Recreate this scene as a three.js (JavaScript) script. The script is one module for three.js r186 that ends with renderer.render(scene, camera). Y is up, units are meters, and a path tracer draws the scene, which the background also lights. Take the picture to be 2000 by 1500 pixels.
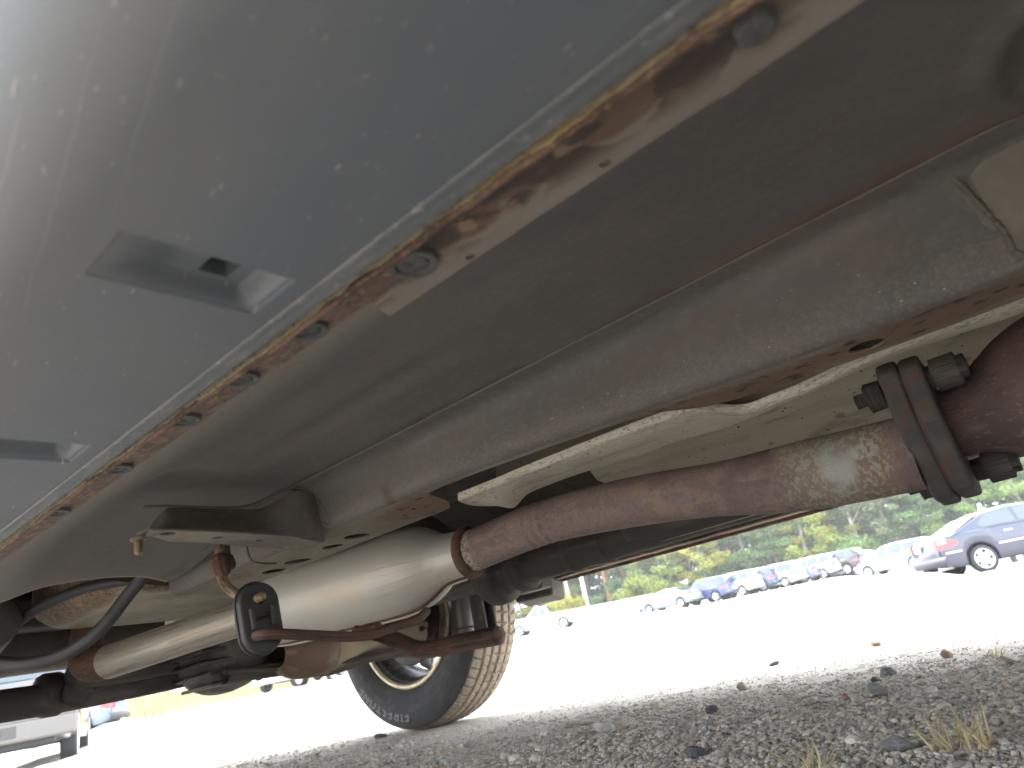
import * as THREE from 'three';
import { mergeGeometries } from 'three/addons/utils/BufferGeometryUtils.js';
import { RoundedBoxGeometry } from 'three/addons/geometries/RoundedBoxGeometry.js';
import { FontLoader } from 'three/addons/loaders/FontLoader.js';
import { TextGeometry } from 'three/addons/geometries/TextGeometry.js';

// ---------------------------------------------------------------- camera, sky, sun, exposure
const D = Math.PI / 180;
const scene = new THREE.Scene();
const camera = new THREE.PerspectiveCamera(56.36, 4 / 3, 0.02, 900);
camera.position.set(0, 0.15, 0);
{
  const az = 52.2 * D, pt = 20.4 * D;
  camera.up.set(0, 1, 0);
  camera.lookAt(Math.sin(az) * Math.cos(pt), 0.15 + Math.sin(pt), -Math.cos(az) * Math.cos(pt));
  camera.rotateZ(-11.55 * D);
}
camera.focus = 0.85; camera.userData.fStop = 10;
scene.add(camera);

const SUN = new THREE.Vector3(0.1, 0.8, -0.58).normalize();
const renderer = new THREE.WebGLRenderer({ antialias: true });
renderer.toneMapping = THREE.LinearToneMapping;
renderer.toneMappingExposure = 6.9;
renderer.shadowMap.enabled = true;

// ---------------------------------------------------------------- noise
let seed = 12345;
const rnd = () => { seed = (Math.imul(seed, 1664525) + 1013904223) >>> 0; return seed / 4294967296; };
const rr = (a, b) => a + (b - a) * rnd();
const PT = new Float32Array(65536); for (let i = 0; i < 65536; i++) PT[i] = rnd();
const h2 = (x, y) => PT[(Math.imul(x, 73856093) ^ Math.imul(y, 19349663)) >>> 0 & 65535];
function vn(x, y) {
  const ix = Math.floor(x), iy = Math.floor(y); let fx = x - ix, fy = y - iy;
  fx = fx * fx * (3 - 2 * fx); fy = fy * fy * (3 - 2 * fy);
  const a = h2(ix, iy), b = h2(ix + 1, iy), c = h2(ix, iy + 1), d = h2(ix + 1, iy + 1);
  return a + (b - a) * fx + (c - a) * fy + (a - b - c + d) * fx * fy;
}
function fbm(x, y, o = 4) { let s = 0, a = 0.5, n = 0; for (let i = 0; i < o; i++) { s += a * vn(x, y); n += a; a *= 0.5; x = x * 2.03 + 17.3; y = y * 2.03 + 9.1; } return s / n; }
// blobs scattered one per cell: 0 outside, up to 1 in the middle
function spots(x, y, cell, dens, r0, r1, sx = 1, sy = 1) {
  const X = x / cell, Y = y / cell, ix = Math.floor(X), iy = Math.floor(Y); let m = 0;
  for (let j = -1; j < 2; j++) for (let i = -1; i < 2; i++) {
    const cx = ix + i, cy = iy + j; if (h2(cx * 7 + 3, cy * 5 + 1) > dens) continue;
    const dx = (X - cx - h2(cx, cy + 91)) * sx, dy = (Y - cy - h2(cx + 57, cy)) * sy, r = r0 + (r1 - r0) * Math.pow(h2(cx + 13, cy + 29), 2);
    const d = 1 - Math.hypot(dx, dy) / r; if (d > m) m = d;
  }
  return m;
}
const clamp = (x, a = 0, b = 1) => x < a ? a : x > b ? b : x;
const ss = (a, b, x) => { const t = clamp((x - a) / (b - a)); return t * t * (3 - 2 * t); };
const lerp = (a, b, t) => a + (b - a) * t;
const mix = (o, c, t) => { o[0] += (c[0] - o[0]) * t; o[1] += (c[1] - o[1]) * t; o[2] += (c[2] - o[2]) * t; };
const toS = (v) => { v = clamp(v); return Math.round(255 * (v <= 0.0031308 ? 12.92 * v : 1.055 * Math.pow(v, 1 / 2.4) - 0.055)); };

{ // bright thin overcast: a white sky, a little bluer and dimmer overhead, brightest round the sun
  const w = 512, h = 256, d = new Float32Array(w * h * 4);
  for (let j = 0; j < h; j++) for (let i = 0; i < w; i++) {
    const el = ((j + 0.5) / h - 0.5) * Math.PI, az = ((i + 0.5) / w - 0.5) * 2 * Math.PI;
    const x = Math.cos(el) * Math.cos(az), y = Math.sin(el), z = Math.cos(el) * Math.sin(az);
    const t = Math.pow(clamp(y), 0.55), c = fbm(3 * x / (0.25 + Math.abs(y)) + 20, 3 * z / (0.25 + Math.abs(y)) + 40, 5);
    const hz = 1 + 0.35 * Math.pow(clamp(1 - Math.abs(y)), 5);
    const s = Math.max(0, x * SUN.x + y * SUN.y + z * SUN.z), g = 0.5 * Math.pow(s, 12);
    const cl = ss(0.35, 0.7, c);
    const k = (j * w + i) * 4;
    d[k] = hz * lerp(1.0, lerp(0.6, 0.9, cl), t) + g; d[k + 1] = hz * lerp(1.03, lerp(0.74, 0.92, cl), t) + g * 0.97; d[k + 2] = hz * lerp(1.07, lerp(0.95, 0.97, cl), t) + g * 0.9; d[k + 3] = 1;
  }
  const sky = new THREE.DataTexture(d, w, h, THREE.RGBAFormat, THREE.FloatType);
  sky.mapping = THREE.EquirectangularReflectionMapping; sky.magFilter = sky.minFilter = THREE.LinearFilter; sky.needsUpdate = true;
  scene.background = sky; scene.environment = sky;
}
const sun = new THREE.DirectionalLight(0xfff1dd, 1.05);
sun.position.copy(SUN).multiplyScalar(60); sun.castShadow = true; sun.shadow.radius = 36;
sun.shadow.mapSize.set(2048, 2048);
Object.assign(sun.shadow.camera, { left: -60, right: 60, top: 60, bottom: -60, near: 1, far: 160 });
scene.add(sun, sun.target);

// ---------------------------------------------------------------- materials
function tex(data, w, h, srgb) {
  const t = new THREE.DataTexture(data, w, h, THREE.RGBAFormat); t.wrapS = t.wrapT = THREE.RepeatWrapping;
  t.magFilter = THREE.LinearFilter; t.minFilter = THREE.LinearMipmapLinearFilter; t.generateMipmaps = true;
  if (srgb) t.colorSpace = THREE.SRGBColorSpace; t.needsUpdate = true; return t;
}
// fn(s, t, out): s and t in metres over the sheet; out = r g b (linear), height 0..1, roughness
function bake(w, h, S, T, fn, p = {}) {
  const c = new Uint8Array(w * h * 4), b = new Uint8Array(w * h * 4), o = [0, 0, 0, 0.5, 0.8];
  for (let j = 0; j < h; j++) for (let i = 0; i < w; i++) {
    o[3] = 0.5; o[4] = p.roughness ?? 0.8; fn(S[0] + (S[1] - S[0]) * (i + 0.5) / w, T[0] + (T[1] - T[0]) * (j + 0.5) / h, o);
    const k = (j * w + i) * 4;
    c[k] = toS(o[0]); c[k + 1] = toS(o[1]); c[k + 2] = toS(o[2]); c[k + 3] = 255;
    b[k] = clamp(o[3]) * 255; b[k + 1] = clamp(o[4]) * 255; b[k + 2] = 0; b[k + 3] = 255;
  }
  const bt = tex(b, w, h);
  const { bump = 0.001, ...q } = p;
  return new THREE.MeshPhysicalMaterial({ side: THREE.DoubleSide, metalness: 0, ...q, map: tex(c, w, h, true), bumpMap: bt, bumpScale: bump, roughnessMap: bt, roughness: 1 });
}
const plain = (r, g, b, rough = 0.7, metal = 0, o = {}) => new THREE.MeshPhysicalMaterial({ color: new THREE.Color().setRGB(r, g, b), roughness: rough, metalness: metal, side: THREE.DoubleSide, ...o });

// ---------------------------------------------------------------- geometry helpers
function grid(nu, nv, f) { // f(u, v) -> [x, y, z, s, t]
  const p = [], uv = [], ix = [];
  for (let j = 0; j <= nv; j++) for (let i = 0; i <= nu; i++) { const q = f(i / nu, j / nv); p.push(q[0], q[1], q[2]); uv.push(q[3] ?? 0, q[4] ?? 0); }
  for (let j = 0; j < nv; j++) for (let i = 0; i < nu; i++) { const a = j * (nu + 1) + i, b = a + 1, c = a + nu + 1, d = c + 1; ix.push(a, b, d, a, d, c); }
  const g = new THREE.BufferGeometry(); g.setAttribute('position', new THREE.Float32BufferAttribute(p, 3)); g.setAttribute('uv', new THREE.Float32BufferAttribute(uv, 2)); g.setIndex(ix); g.computeVertexNormals(); return g;
}
const clean = (g) => { for (const k of Object.keys(g.attributes)) if (!['position', 'normal', 'uv'].includes(k)) g.deleteAttribute(k); return g; };
const merge = (a) => mergeGeometries(a.map((g) => clean(g.index ? g.toNonIndexed() : g)));
// polyline profile [[x, y], ...] swept along z; mod(x, y, z, k) may move it; uv = (arc - S0)/(S1-S0), (z - T0)/(T1-T0)
function smoothProf(P, n) { const c = new THREE.CatmullRomCurve3(P.map((q) => new THREE.Vector3(q[0], q[1], 0)), false, 'centripetal'); return Array.from({ length: n + 1 }, (_, i) => { const v = c.getPoint(i / n); return [v.x, v.y]; }); }
function sweep(P, z0, z1, nz, mod, T = [z0, z1], uvx) {
  const L = [0]; for (let i = 1; i < P.length; i++) L.push(L[i - 1] + Math.hypot(P[i][0] - P[i - 1][0], P[i][1] - P[i - 1][1]));
  const n = P.length - 1;
  return grid(n, nz, (u, v) => {
    const i = Math.round(u * n), z = lerp(z0, z1, v); let q = [P[i][0], P[i][1], z]; if (mod) q = mod(q[0], q[1], z, i);
    return [q[0], q[1], q[2], uvx ? (P[i][0] - uvx[0]) / (uvx[1] - uvx[0]) : L[i] / L[n], (z - T[0]) / (T[1] - T[0])];
  });
}
// round bar through points; r is a number or r(t); uv = turns, metres
function tube(pts, r, n = 40, m = 14, caps = true, uvL) {
  const c = new THREE.CatmullRomCurve3(pts.map((p) => new THREE.Vector3(...p)), false, 'centripetal'), F = c.computeFrenetFrames(n, false), L = c.getLength(), R = typeof r === 'function' ? r : () => r;
  const out = [grid(m, n, (u, v) => { const i = Math.round(v * n), P = c.getPointAt(v), a = u * 2 * Math.PI, k = R(v); return [P.x + k * (Math.cos(a) * F.normals[i].x + Math.sin(a) * F.binormals[i].x), P.y + k * (Math.cos(a) * F.normals[i].y + Math.sin(a) * F.binormals[i].y), P.z + k * (Math.cos(a) * F.normals[i].z + Math.sin(a) * F.binormals[i].z), u, uvL ? v : v * L]; })];
  if (caps) for (const e of [0, 1]) { const i = e * n, P = c.getPointAt(e), k = R(e), s = e ? 1 : -1; out.push(grid(m, 3, (u, v) => { const a = u * 2 * Math.PI, b = v * Math.PI / 2, q = k * Math.cos(b), w = s * k * 0.5 * Math.sin(b); return [P.x + q * (Math.cos(a) * F.normals[i].x + Math.sin(a) * F.binormals[i].x) + w * F.tangents[i].x, P.y + q * (Math.cos(a) * F.normals[i].y + Math.sin(a) * F.binormals[i].y) + w * F.tangents[i].y, P.z + q * (Math.cos(a) * F.normals[i].z + Math.sin(a) * F.binormals[i].z) + w * F.tangents[i].z, u, v * 0.02]; })); }
  return merge(out);
}
// turned piece: profile [[along, radius], ...] about the line from A towards B
function turned(P, A, B, m = 32, uv = (a, u) => [u, a]) {
  const a = new THREE.Vector3(...A), d = new THREE.Vector3(...B).sub(a).normalize(), e = Math.abs(d.y) < 0.9 ? new THREE.Vector3(0, 1, 0) : new THREE.Vector3(1, 0, 0);
  const n = e.clone().cross(d).normalize(), b = d.clone().cross(n);
  const k = P.length - 1;
  return grid(m, k, (u, v) => { const q = P[Math.round(v * k)], t = u * 2 * Math.PI, c = Math.cos(t) * q[1], s = Math.sin(t) * q[1]; return [a.x + d.x * q[0] + n.x * c + b.x * s, a.y + d.y * q[0] + n.y * c + b.y * s, a.z + d.z * q[0] + n.z * c + b.z * s, ...uv(q[0], u)]; });
}
const box = (w, h, d, x, y, z, r = 0.004, ry = 0, rz = 0, rx = 0) => { const g = new RoundedBoxGeometry(w, h, d, 2, Math.min(r, w / 2.1, h / 2.1, d / 2.1)); g.rotateX(rx); g.rotateZ(rz); g.rotateY(ry); g.translate(x, y, z); return g; };
// flat plate cut from an outline in x and z with holes, lying at height y(x, z), its thickness upward
function plate(outline, holes, y, th = 0.002) {
  const s = new THREE.Shape(outline.map(([x, z]) => new THREE.Vector2(x, z)));
  for (const [x, z, r, e = 1] of holes) { const p = new THREE.Path(); p.absellipse(x, z, r, r * e, 0, Math.PI * 2, true); s.holes.push(p); }
  const g = new THREE.ExtrudeGeometry(s, { depth: th, bevelEnabled: false, curveSegments: 20 }), P = g.attributes.position;
  for (let i = 0; i < P.count; i++) { const x = P.getX(i), z = P.getY(i), h = P.getZ(i); P.setXYZ(i, x, y(x, z) + h, z); }
  g.computeVertexNormals(); return g;
}
const planarUV = (g, S, T) => { const P = g.attributes.position, u = g.attributes.uv; for (let i = 0; i < P.count; i++) u.setXY(i, (P.getX(i) - S[0]) / (S[1] - S[0]), (P.getZ(i) - T[0]) / (T[1] - T[0])); return g; };

const used = {};
const numbered = (n) => { const k = used[n] = (used[n] ?? 0) + 1; return k === 1 ? n : `${n}_${String(k - 1).padStart(3, '0')}`; };
function tag(o, label, category, group, kind) { if (label) o.userData.label = label; if (category) o.userData.category = category; if (group) o.userData.group = group; if (kind) o.userData.kind = kind; return o; }
function base(name, pos, turn, label, category, group) { const o = new THREE.Group(); o.name = numbered(name); o.position.set(...pos); o.rotation.y = turn; scene.add(o); return tag(o, label, category, group); }
function mesh(name, geo, mat, parent) { const m = new THREE.Mesh(Array.isArray(geo) ? merge(geo) : geo, mat); m.name = name; m.castShadow = m.receiveShadow = true; parent.add(m); return m; }
function struct(name, geo, mat) { const m = mesh(name, geo, mat, scene); m.userData.kind = 'structure'; return m; }

// the lot: level round the car, rising gently towards the trees
const SL = [[-180, 0], [5, -0.018], [15, -0.011], [17.8, -0.001], [19, 0.002], [21.5, 0.02], [30, 0.022], [40, 0.025], [50, 0.0265], [58, 0.024], [63, 0.0195], [72, 0.0195], [75.5, 0.0105], [77.5, 0.0095], [80.5, -0.008], [90, -0.009], [110, 0], [180, 0]];
function ground(x, z) {
  const d = Math.hypot(x, z), az = Math.atan2(x, -z) / D; let k = 0; while (k < SL.length - 2 && az > SL[k + 1][0]) k++;
  const s = lerp(SL[k][1], SL[k + 1][1], ss(0, 1, (az - SL[k][0]) / (SL[k + 1][0] - SL[k][0])));
  return s * Math.max(0, Math.min(d, 95) - 6) + 0.027 * ss(2, 9, az) * ss(23, 19.5, az) * Math.max(0, Math.min(d, 34) - 15);
}
const polar = (az, d) => [Math.sin(az * D) * d, -Math.cos(az * D) * d];
// ---------------------------------------------------------------- the parked SUV, seen from under its sill
const OX = 0.92, OZ = -0.45;
const suv = base('parked_suv', [OX, 0, OZ], 0, 'rusty underside of the grey-blue SUV overhead, with its sill, exhaust pipe and rear wheel', 'car');
const part = (name, geo, mat, parent = suv) => { const g = Array.isArray(geo) ? merge(geo) : clean(geo); g.translate(-OX, 0, -OZ); return mesh(name, g, mat, parent); };
const Z0 = -1.36, Z1 = 0.48; // the sills run between the wheel arches
const RUST = [0.1, 0.06, 0.043], RUSTD = [0.045, 0.028, 0.022], RUSTO = [0.18, 0.108, 0.064], TAN = [0.2, 0.165, 0.12], GRIME = [0.14, 0.12, 0.1];

// paint: dusty slate blue, with road specks thrown along the sill
const paintFn = (s, z, o) => {
  const d = fbm(s * 14 + 3, z * 9, 4), f = fbm(s * 120, z * 90, 3);
  o[0] = 0.094; o[1] = 0.102; o[2] = 0.114;
  mix(o, [0.13, 0.13, 0.13], ss(0.35, 0.75, d) * 0.5); mix(o, [0.10, 0.105, 0.115], ss(0.55, 0.8, f) * 0.25);
  const w1 = 0.0016 * (fbm(s * 300, z * 300, 2) - 0.5), q = s + w1 + 0.22 * z, p = z + 0.0016 * (fbm(s * 280 + 9, z * 280, 2) - 0.5);
  const k = Math.max(spots(q, p, 0.024, 0.35, 0.015, 0.1, 2.6, 0.42), spots(q + 3, p, 0.011, 0.2, 0.03, 0.13, 2.2, 0.5) * 0.8, spots(q + 5, p, 0.05, 0.22, 0.008, 0.035, 1.6, 0.5), spots(q + 7, p, 0.006, 0.14, 0.05, 0.16, 1.8, 0.6) * 0.7);
  mix(o, [0.36, 0.33, 0.27], ss(0.05, 0.6, k) * (0.3 + 0.6 * h2(Math.floor(q * 60), Math.floor(p * 60))));
  const scr = Math.abs(((s * 0.92 + z * 0.2 + 0.004 * fbm(s * 40, z * 30, 2)) / 0.017) % 1); mix(o, [0.2, 0.2, 0.2], ss(0.06, 0, scr) * ss(0.6, 0.75, fbm(s * 30 + 2, z * 14, 2)) * 0.35);
  mix(o, [0.06, 0.06, 0.062], ss(0.3, 0.7, spots(s + 1, z + 8, 0.04, 0.4, 0.03, 0.08)) * 0.6);
  o[3] = 0.5 + 0.3 * ss(0.1, 0.6, k) + 0.1 * f; o[4] = 0.45 + 0.22 * d + 0.1 * k;
};
const M = {};
M.skirt = bake(1024, 2048, [0, 0.26], [-0.95, 0.15], paintFn, { bump: 0.0004, metalness: 0.1, clearcoat: 0.06, clearcoatRoughness: 0.4 });
const skUV = (x, z) => [x / 0.26, (z + 0.95) / 1.1];
M.paint = plain(0.15, 0.165, 0.19, 0.35, 0.2, { clearcoat: 0.4, clearcoatRoughness: 0.15 });
M.rubber = plain(0.036, 0.036, 0.038, 0.55);
M.plastic = plain(0.05, 0.052, 0.055, 0.5);
M.glass = plain(0.02, 0.025, 0.028, 0.06, 0, { clearcoat: 1 });
M.brightMetal = plain(0.55, 0.5, 0.4, 0.35, 0.8);

{ // sill skirt: flat underside with sunk pockets, a rolled inner lip, and an outer edge that curves up the side
  const PK = [[-0.2575, -0.2235], [-0.4745, -0.4405], [-0.6915, -0.6575], [-0.9085, -0.8745], [-1.1255, -1.0915]], XA = 0.0875, XB = 0.1575, Y = 0.312;
  const flat = (x0, x1, z0, z1) => grid(6, Math.max(2, Math.ceil((z1 - z0) / 0.03)), (u, v) => { const x = lerp(x0, x1, u), z = lerp(z0, z1, v); return [x, Y, z, ...skUV(x, z)]; });
  const outer = []; for (let i = 0; i <= 22; i++) { const a = i / 22 * Math.PI / 2 * 0.97; outer.push([0.075 - 0.047 * Math.sin(a), Y + 0.05 * (1 - Math.cos(a))]); }
  outer.push([0.0275, 0.38], [0.026, 0.41]); outer.reverse(); outer.push([0.08, Y], [XA, Y]);
  const inner = [[XB, Y], [0.161, Y], [0.1655, Y]];
  const lip = smoothProf([[0.1655, Y], [0.1664, 0.31195], [0.1667, 0.3117], [0.167, 0.3114], [0.1675, 0.31125], [0.1682, 0.3111], [0.171, 0.3109], [0.1735, 0.3104], [0.1748, 0.3104], [0.1757, 0.3109], [0.1762, 0.312], [0.1763, 0.3135], [0.1758, 0.316], [0.1755, 0.33]], 60);
  const bow = (x, y, z) => [x + 0.0004 * (fbm(z * 6, 1.5, 2) - 0.5), y, z];
  const fix = (g) => { const P = g.attributes.position, u = g.attributes.uv; for (let i = 0; i < P.count; i++) u.setXY(i, ...skUV(P.getX(i) - Math.max(0, P.getY(i) - Y) * 0.9, P.getZ(i))); return g; };
  const parts = [fix(sweep(outer, Z0, Z1, 60)), fix(sweep(inner, Z0, Z1, 60))];
  let z = Z0; const cuts = [...PK].sort((a, b) => a[0] - b[0]);
  for (const [a, b] of cuts) { parts.push(flat(XA, XB, z, a)); z = b; } parts.push(flat(XA, XB, z, Z1));
  const skirt = part('side_skirt', parts, M.skirt);
  part('skirt_lip', fix(sweep(lip, Z0, Z1, 160, bow)), M.lip = bake(1024, 1024, [0, 0.26], [-0.95, 0.15], (s, z, o) => { const a = fbm(s * 200, z * 40, 3), b = fbm(s * 500, z * 300, 3); o[0] = 0.085; o[1] = 0.09; o[2] = 0.096; mix(o, [0.15, 0.15, 0.145], ss(0.5, 0.75, a) * 0.5); mix(o, [0.32, 0.31, 0.29], ss(0.66, 0.8, b) * 0.4); o[3] = b; o[4] = 0.5; }, { bump: 0.0002 }), skirt);
  for (const [a, b] of cuts) {
    const depth = (u, v) => 0.0085 * ss(0, 0.42, u) * (1 - ss(0.84, 0.97, u)) * ss(0, 0.1, 1 - v) * ss(0, 0.24, v) + 0.016 * ss(0.0063, 0.0054, Math.abs(lerp(XA, XB, u) - 0.134)) * ss(0.0056, 0.0047, Math.abs(lerp(a, b, v) - lerp(a, b, 0.44))) + 0.0008 * (ss(0, .03, u) * ss(0, .03, 1 - u) * ss(0, .03, v) * ss(0, .03, 1 - v));
    part('jack_pocket', grid(140, 80, (u, v) => { const x = lerp(XA, XB, u), q = lerp(a, b, v); return [x, Y + depth(u, v), q, ...skUV(x, q)]; }), M.skirt, skirt);
  }
}

// pinch-weld flange: two sheets folded down, rusting along the bottom, its paint peeling in a yellowish crust
const flaky = (z) => 0.0014 * (fbm(z * 170, 3, 3) - 0.5) + 0.0026 * (fbm(z * 42, 7, 3) - 0.5);
M.rustEdge = bake(256, 2048, [0, 0.03], [Z0, Z1], (s, z, o) => {
  const a = fbm(s * 300, z * 180, 4), b = fbm(s * 60 + 9, z * 26, 3);
  o[0] = 0.15; o[1] = 0.092; o[2] = 0.066; mix(o, RUSTO, ss(0.5, 0.8, a) * 0.6); mix(o, RUSTD, ss(0.5, 0.72, b) * 0.7); mix(o, [0.32, 0.2, 0.12], ss(0.62, 0.8, fbm(s * 500, z * 420, 2)) * 0.5); o[3] = a; o[4] = 0.9;
}, { bump: 0.0012 });
M.peel = bake(128, 2048, [0, 0.02], [Z0, Z1], (s, z, o) => {
  const a = fbm(s * 500, z * 260, 4), b = fbm(s * 90, z * 40 + 5, 3);
  o[0] = 0.45; o[1] = 0.375; o[2] = 0.25; mix(o, [0.52, 0.34, 0.13], ss(0.45, 0.7, b) * 0.8 * ss(-0.25, -0.05, z)); mix(o, [0.45, 0.38, 0.28], (1 - ss(-0.55, -0.25, z)) * 0.6); mix(o, RUST, ss(0.6, 0.74, a) * 0.7); mix(o, [0.6, 0.54, 0.4], ss(0.62, 0.78, fbm(s * 700, z * 600 + 4, 2)) * 0.6); o[3] = a; o[4] = 0.85;
}, { bump: 0.001 });
{
  const yb = 0.3136, T = [Z0, Z1];
  const wob = (x, y, z, i) => { const k = clamp((0.326 - y) / 0.012); return [x + k * 0.0009 * (fbm(z * 70, 2, 3) - 0.5), y + k * flaky(z), z]; };
  const fl = part('pinch_flange', sweep([[0.1841, 0.336], [0.1841, 0.322], [0.1841, 0.316], [0.1844, yb + 0.0004], [0.1858, yb], [0.1872, yb + 0.0002], [0.188, yb + 0.0008], [0.1882, 0.318], [0.1882, 0.3262]], Z0, Z1, 1400, wob, T), M.rustEdge);
  part('peeling_paint', sweep([[0.1837, 0.336], [0.1836, 0.322], [0.1835, 0.3175], [0.1833, 0.3152], [0.183, 0.3141], [0.1836, 0.3143], [0.184, 0.3155]], Z0, Z1, 1400, (x, y, z, i) => { const k = i >= 2 && i <= 6 ? 1 : 0; const n = fbm(z * 110, 40, 4) - 0.5, r = ss(0.5, 0.68, fbm(z * 22, 60, 3)); return [x - k * 0.0006 * (fbm(z * 240, 80, 2)), y + flaky(z) * k + k * (0.0018 * n + 0.0012 * r), z]; }, T), M.peel, fl);
}

// sill underside and floor: one sheet profile, dusty undercoat
const YF = (x) => 0.3945;
const floorY = (x, y, z) => { // the floor sinks towards its rear edge and carries pressed shapes
  const k = ss(0.2, 0.3, x); let q = y - k * 0.034 * ss(-0.78, -1.1, z) - ss(0.46, 0.6, x) * 0.022 * ss(-0.9, -1.12, z);
  const dx = (x - 0.345) / 0.05, dz = (z + 0.715 + 0.3 * (x - 0.345)) / 0.03; q += 0.009 * Math.exp(-(dx * dx) * 1.2 - dz * dz * 1.2); // dent by the bracket
  q += 0.004 * Math.exp(-Math.pow((x - 0.405) / 0.018, 2)) * ss(-0.3, -0.42, z) * ss(-0.7, -0.55, z); // long shallow bead
  const r = Math.hypot((x - 0.455) / 1.2, z - 0.082); q -= 0.0045 * Math.exp(-Math.pow((r - 0.058) / 0.009, 2)) * ss(0.3, 0.36, x) * ss(0.508, 0.49, x); q += 0.008 * ss(0.05, 0.04, r) * ss(0.3, 0.36, x); // floor plug ring
  q += 0.0012 * (fbm(x * 9, z * 5 + 3, 2) - 0.5) * k; return q;
};
const FP = smoothProf([[0.1882, 0.3262], [0.2, 0.3266], [0.212, 0.3285], [0.228, 0.3345], [0.25, 0.346], [0.275, 0.3585], [0.3, 0.371], [0.335, 0.3835], [0.38, 0.3915], [0.43, 0.3955], [0.47, 0.396], [0.512, 0.3945]], 90);
M.floor = bake(1024, 2048, [0.188, 0.512], [Z0, 0.5], (x, z, o) => {
  const a = fbm(x * 22, z * 12, 4), b = fbm(x * 160, z * 140, 3), c = fbm(x * 60 + 4, z * 18 + 7, 3);
  o[0] = 0.124; o[1] = 0.113; o[2] = 0.104; mix(o, [0.098, 0.089, 0.083], ss(0.35, 0.75, a) * 0.6); mix(o, [0.16, 0.122, 0.105], ss(0.52, 0.8, c) * 0.3); mix(o, [0.2, 0.18, 0.155], ss(0.55, 0.8, b) * 0.15);
  mix(o, [0.3, 0.27, 0.22], ss(0.2, 0.7, spots(x, z, 0.012, 0.12, 0.04, 0.12, 1.6, 0.7)) * 0.5);
  let h = 0.5 + 0.12 * (b - 0.5);
  mix(o, [0.085, 0.075, 0.07], ss(0.55, 0.78, fbm(x * 330, z * 250 + 5, 3)) * 0.18); mix(o, [0.24, 0.215, 0.19], ss(0.6, 0.8, fbm(x * 420 + 2, z * 300, 3)) * 0.12);
  mix(o, [0.02, 0.018, 0.016], ss(0.0011, 0.0004, Math.abs(x - 0.4985 - 0.0012 * (fbm(z * 30, 8, 3) - 0.5))) * ss(0.5, 0.58, fbm(z * 45, 33, 3)) * 0.9);
  // rust along the sill and its frayed sealant
  const e = 0.2185 + 0.004 * (fbm(z * 40, 2, 3) - 0.5), k = ss(e + 0.003, e - 0.002, x), n = fbm(x * 420, z * 260, 4);
  mix(o, [0.18, 0.158, 0.13], ss(0.278, 0.238, x + 0.008 * (fbm(z * 30, x * 90, 3) - 0.5)) * 0.85); h += 0.25 * (fbm(x * 500, z * 330, 3) - 0.5) * ss(0.255, 0.24, x);
  mix(o, [0.13, 0.08, 0.06], k * 0.9); mix(o, RUSTD, k * ss(0.45, 0.7, n) * 0.7); mix(o, [0.24, 0.15, 0.1], k * ss(0.55, 0.75, fbm(x * 200, z * 120 + 2, 3)) * 0.6); h += k * 0.5 * (n - 0.5);
  // dark and light crust along the joint with the rail
  const j = Math.abs(x - 0.5) / 0.012; mix(o, [0.06, 0.05, 0.045], ss(1, 0.2, j + (fbm(z * 30, x * 60, 3) - 0.5) * 1.2) * 0.6 * ss(0.5, 0.62, fbm(z * 12, 3, 3) + 0.12)); mix(o, [0.17, 0.1, 0.065], ss(1.4, 0, Math.abs(x - 0.495) / 0.016 + fbm(z * 50, x * 90, 3) - 0.4) * 0.45 * ss(-0.4, -0.1, z));
  mix(o, [0.3, 0.24, 0.16], ss(0.02, 0.004, z + 1.09 + (x > 0.285 ? 0.2 * (x - 0.285) : 2.2 * (0.285 - x)) + 0.006 * fbm(x * 90, 1, 3)) * 0.8);
  o[3] = h; o[4] = 0.82 - 0.12 * a;
}, { bump: 0.0016 });
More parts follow.
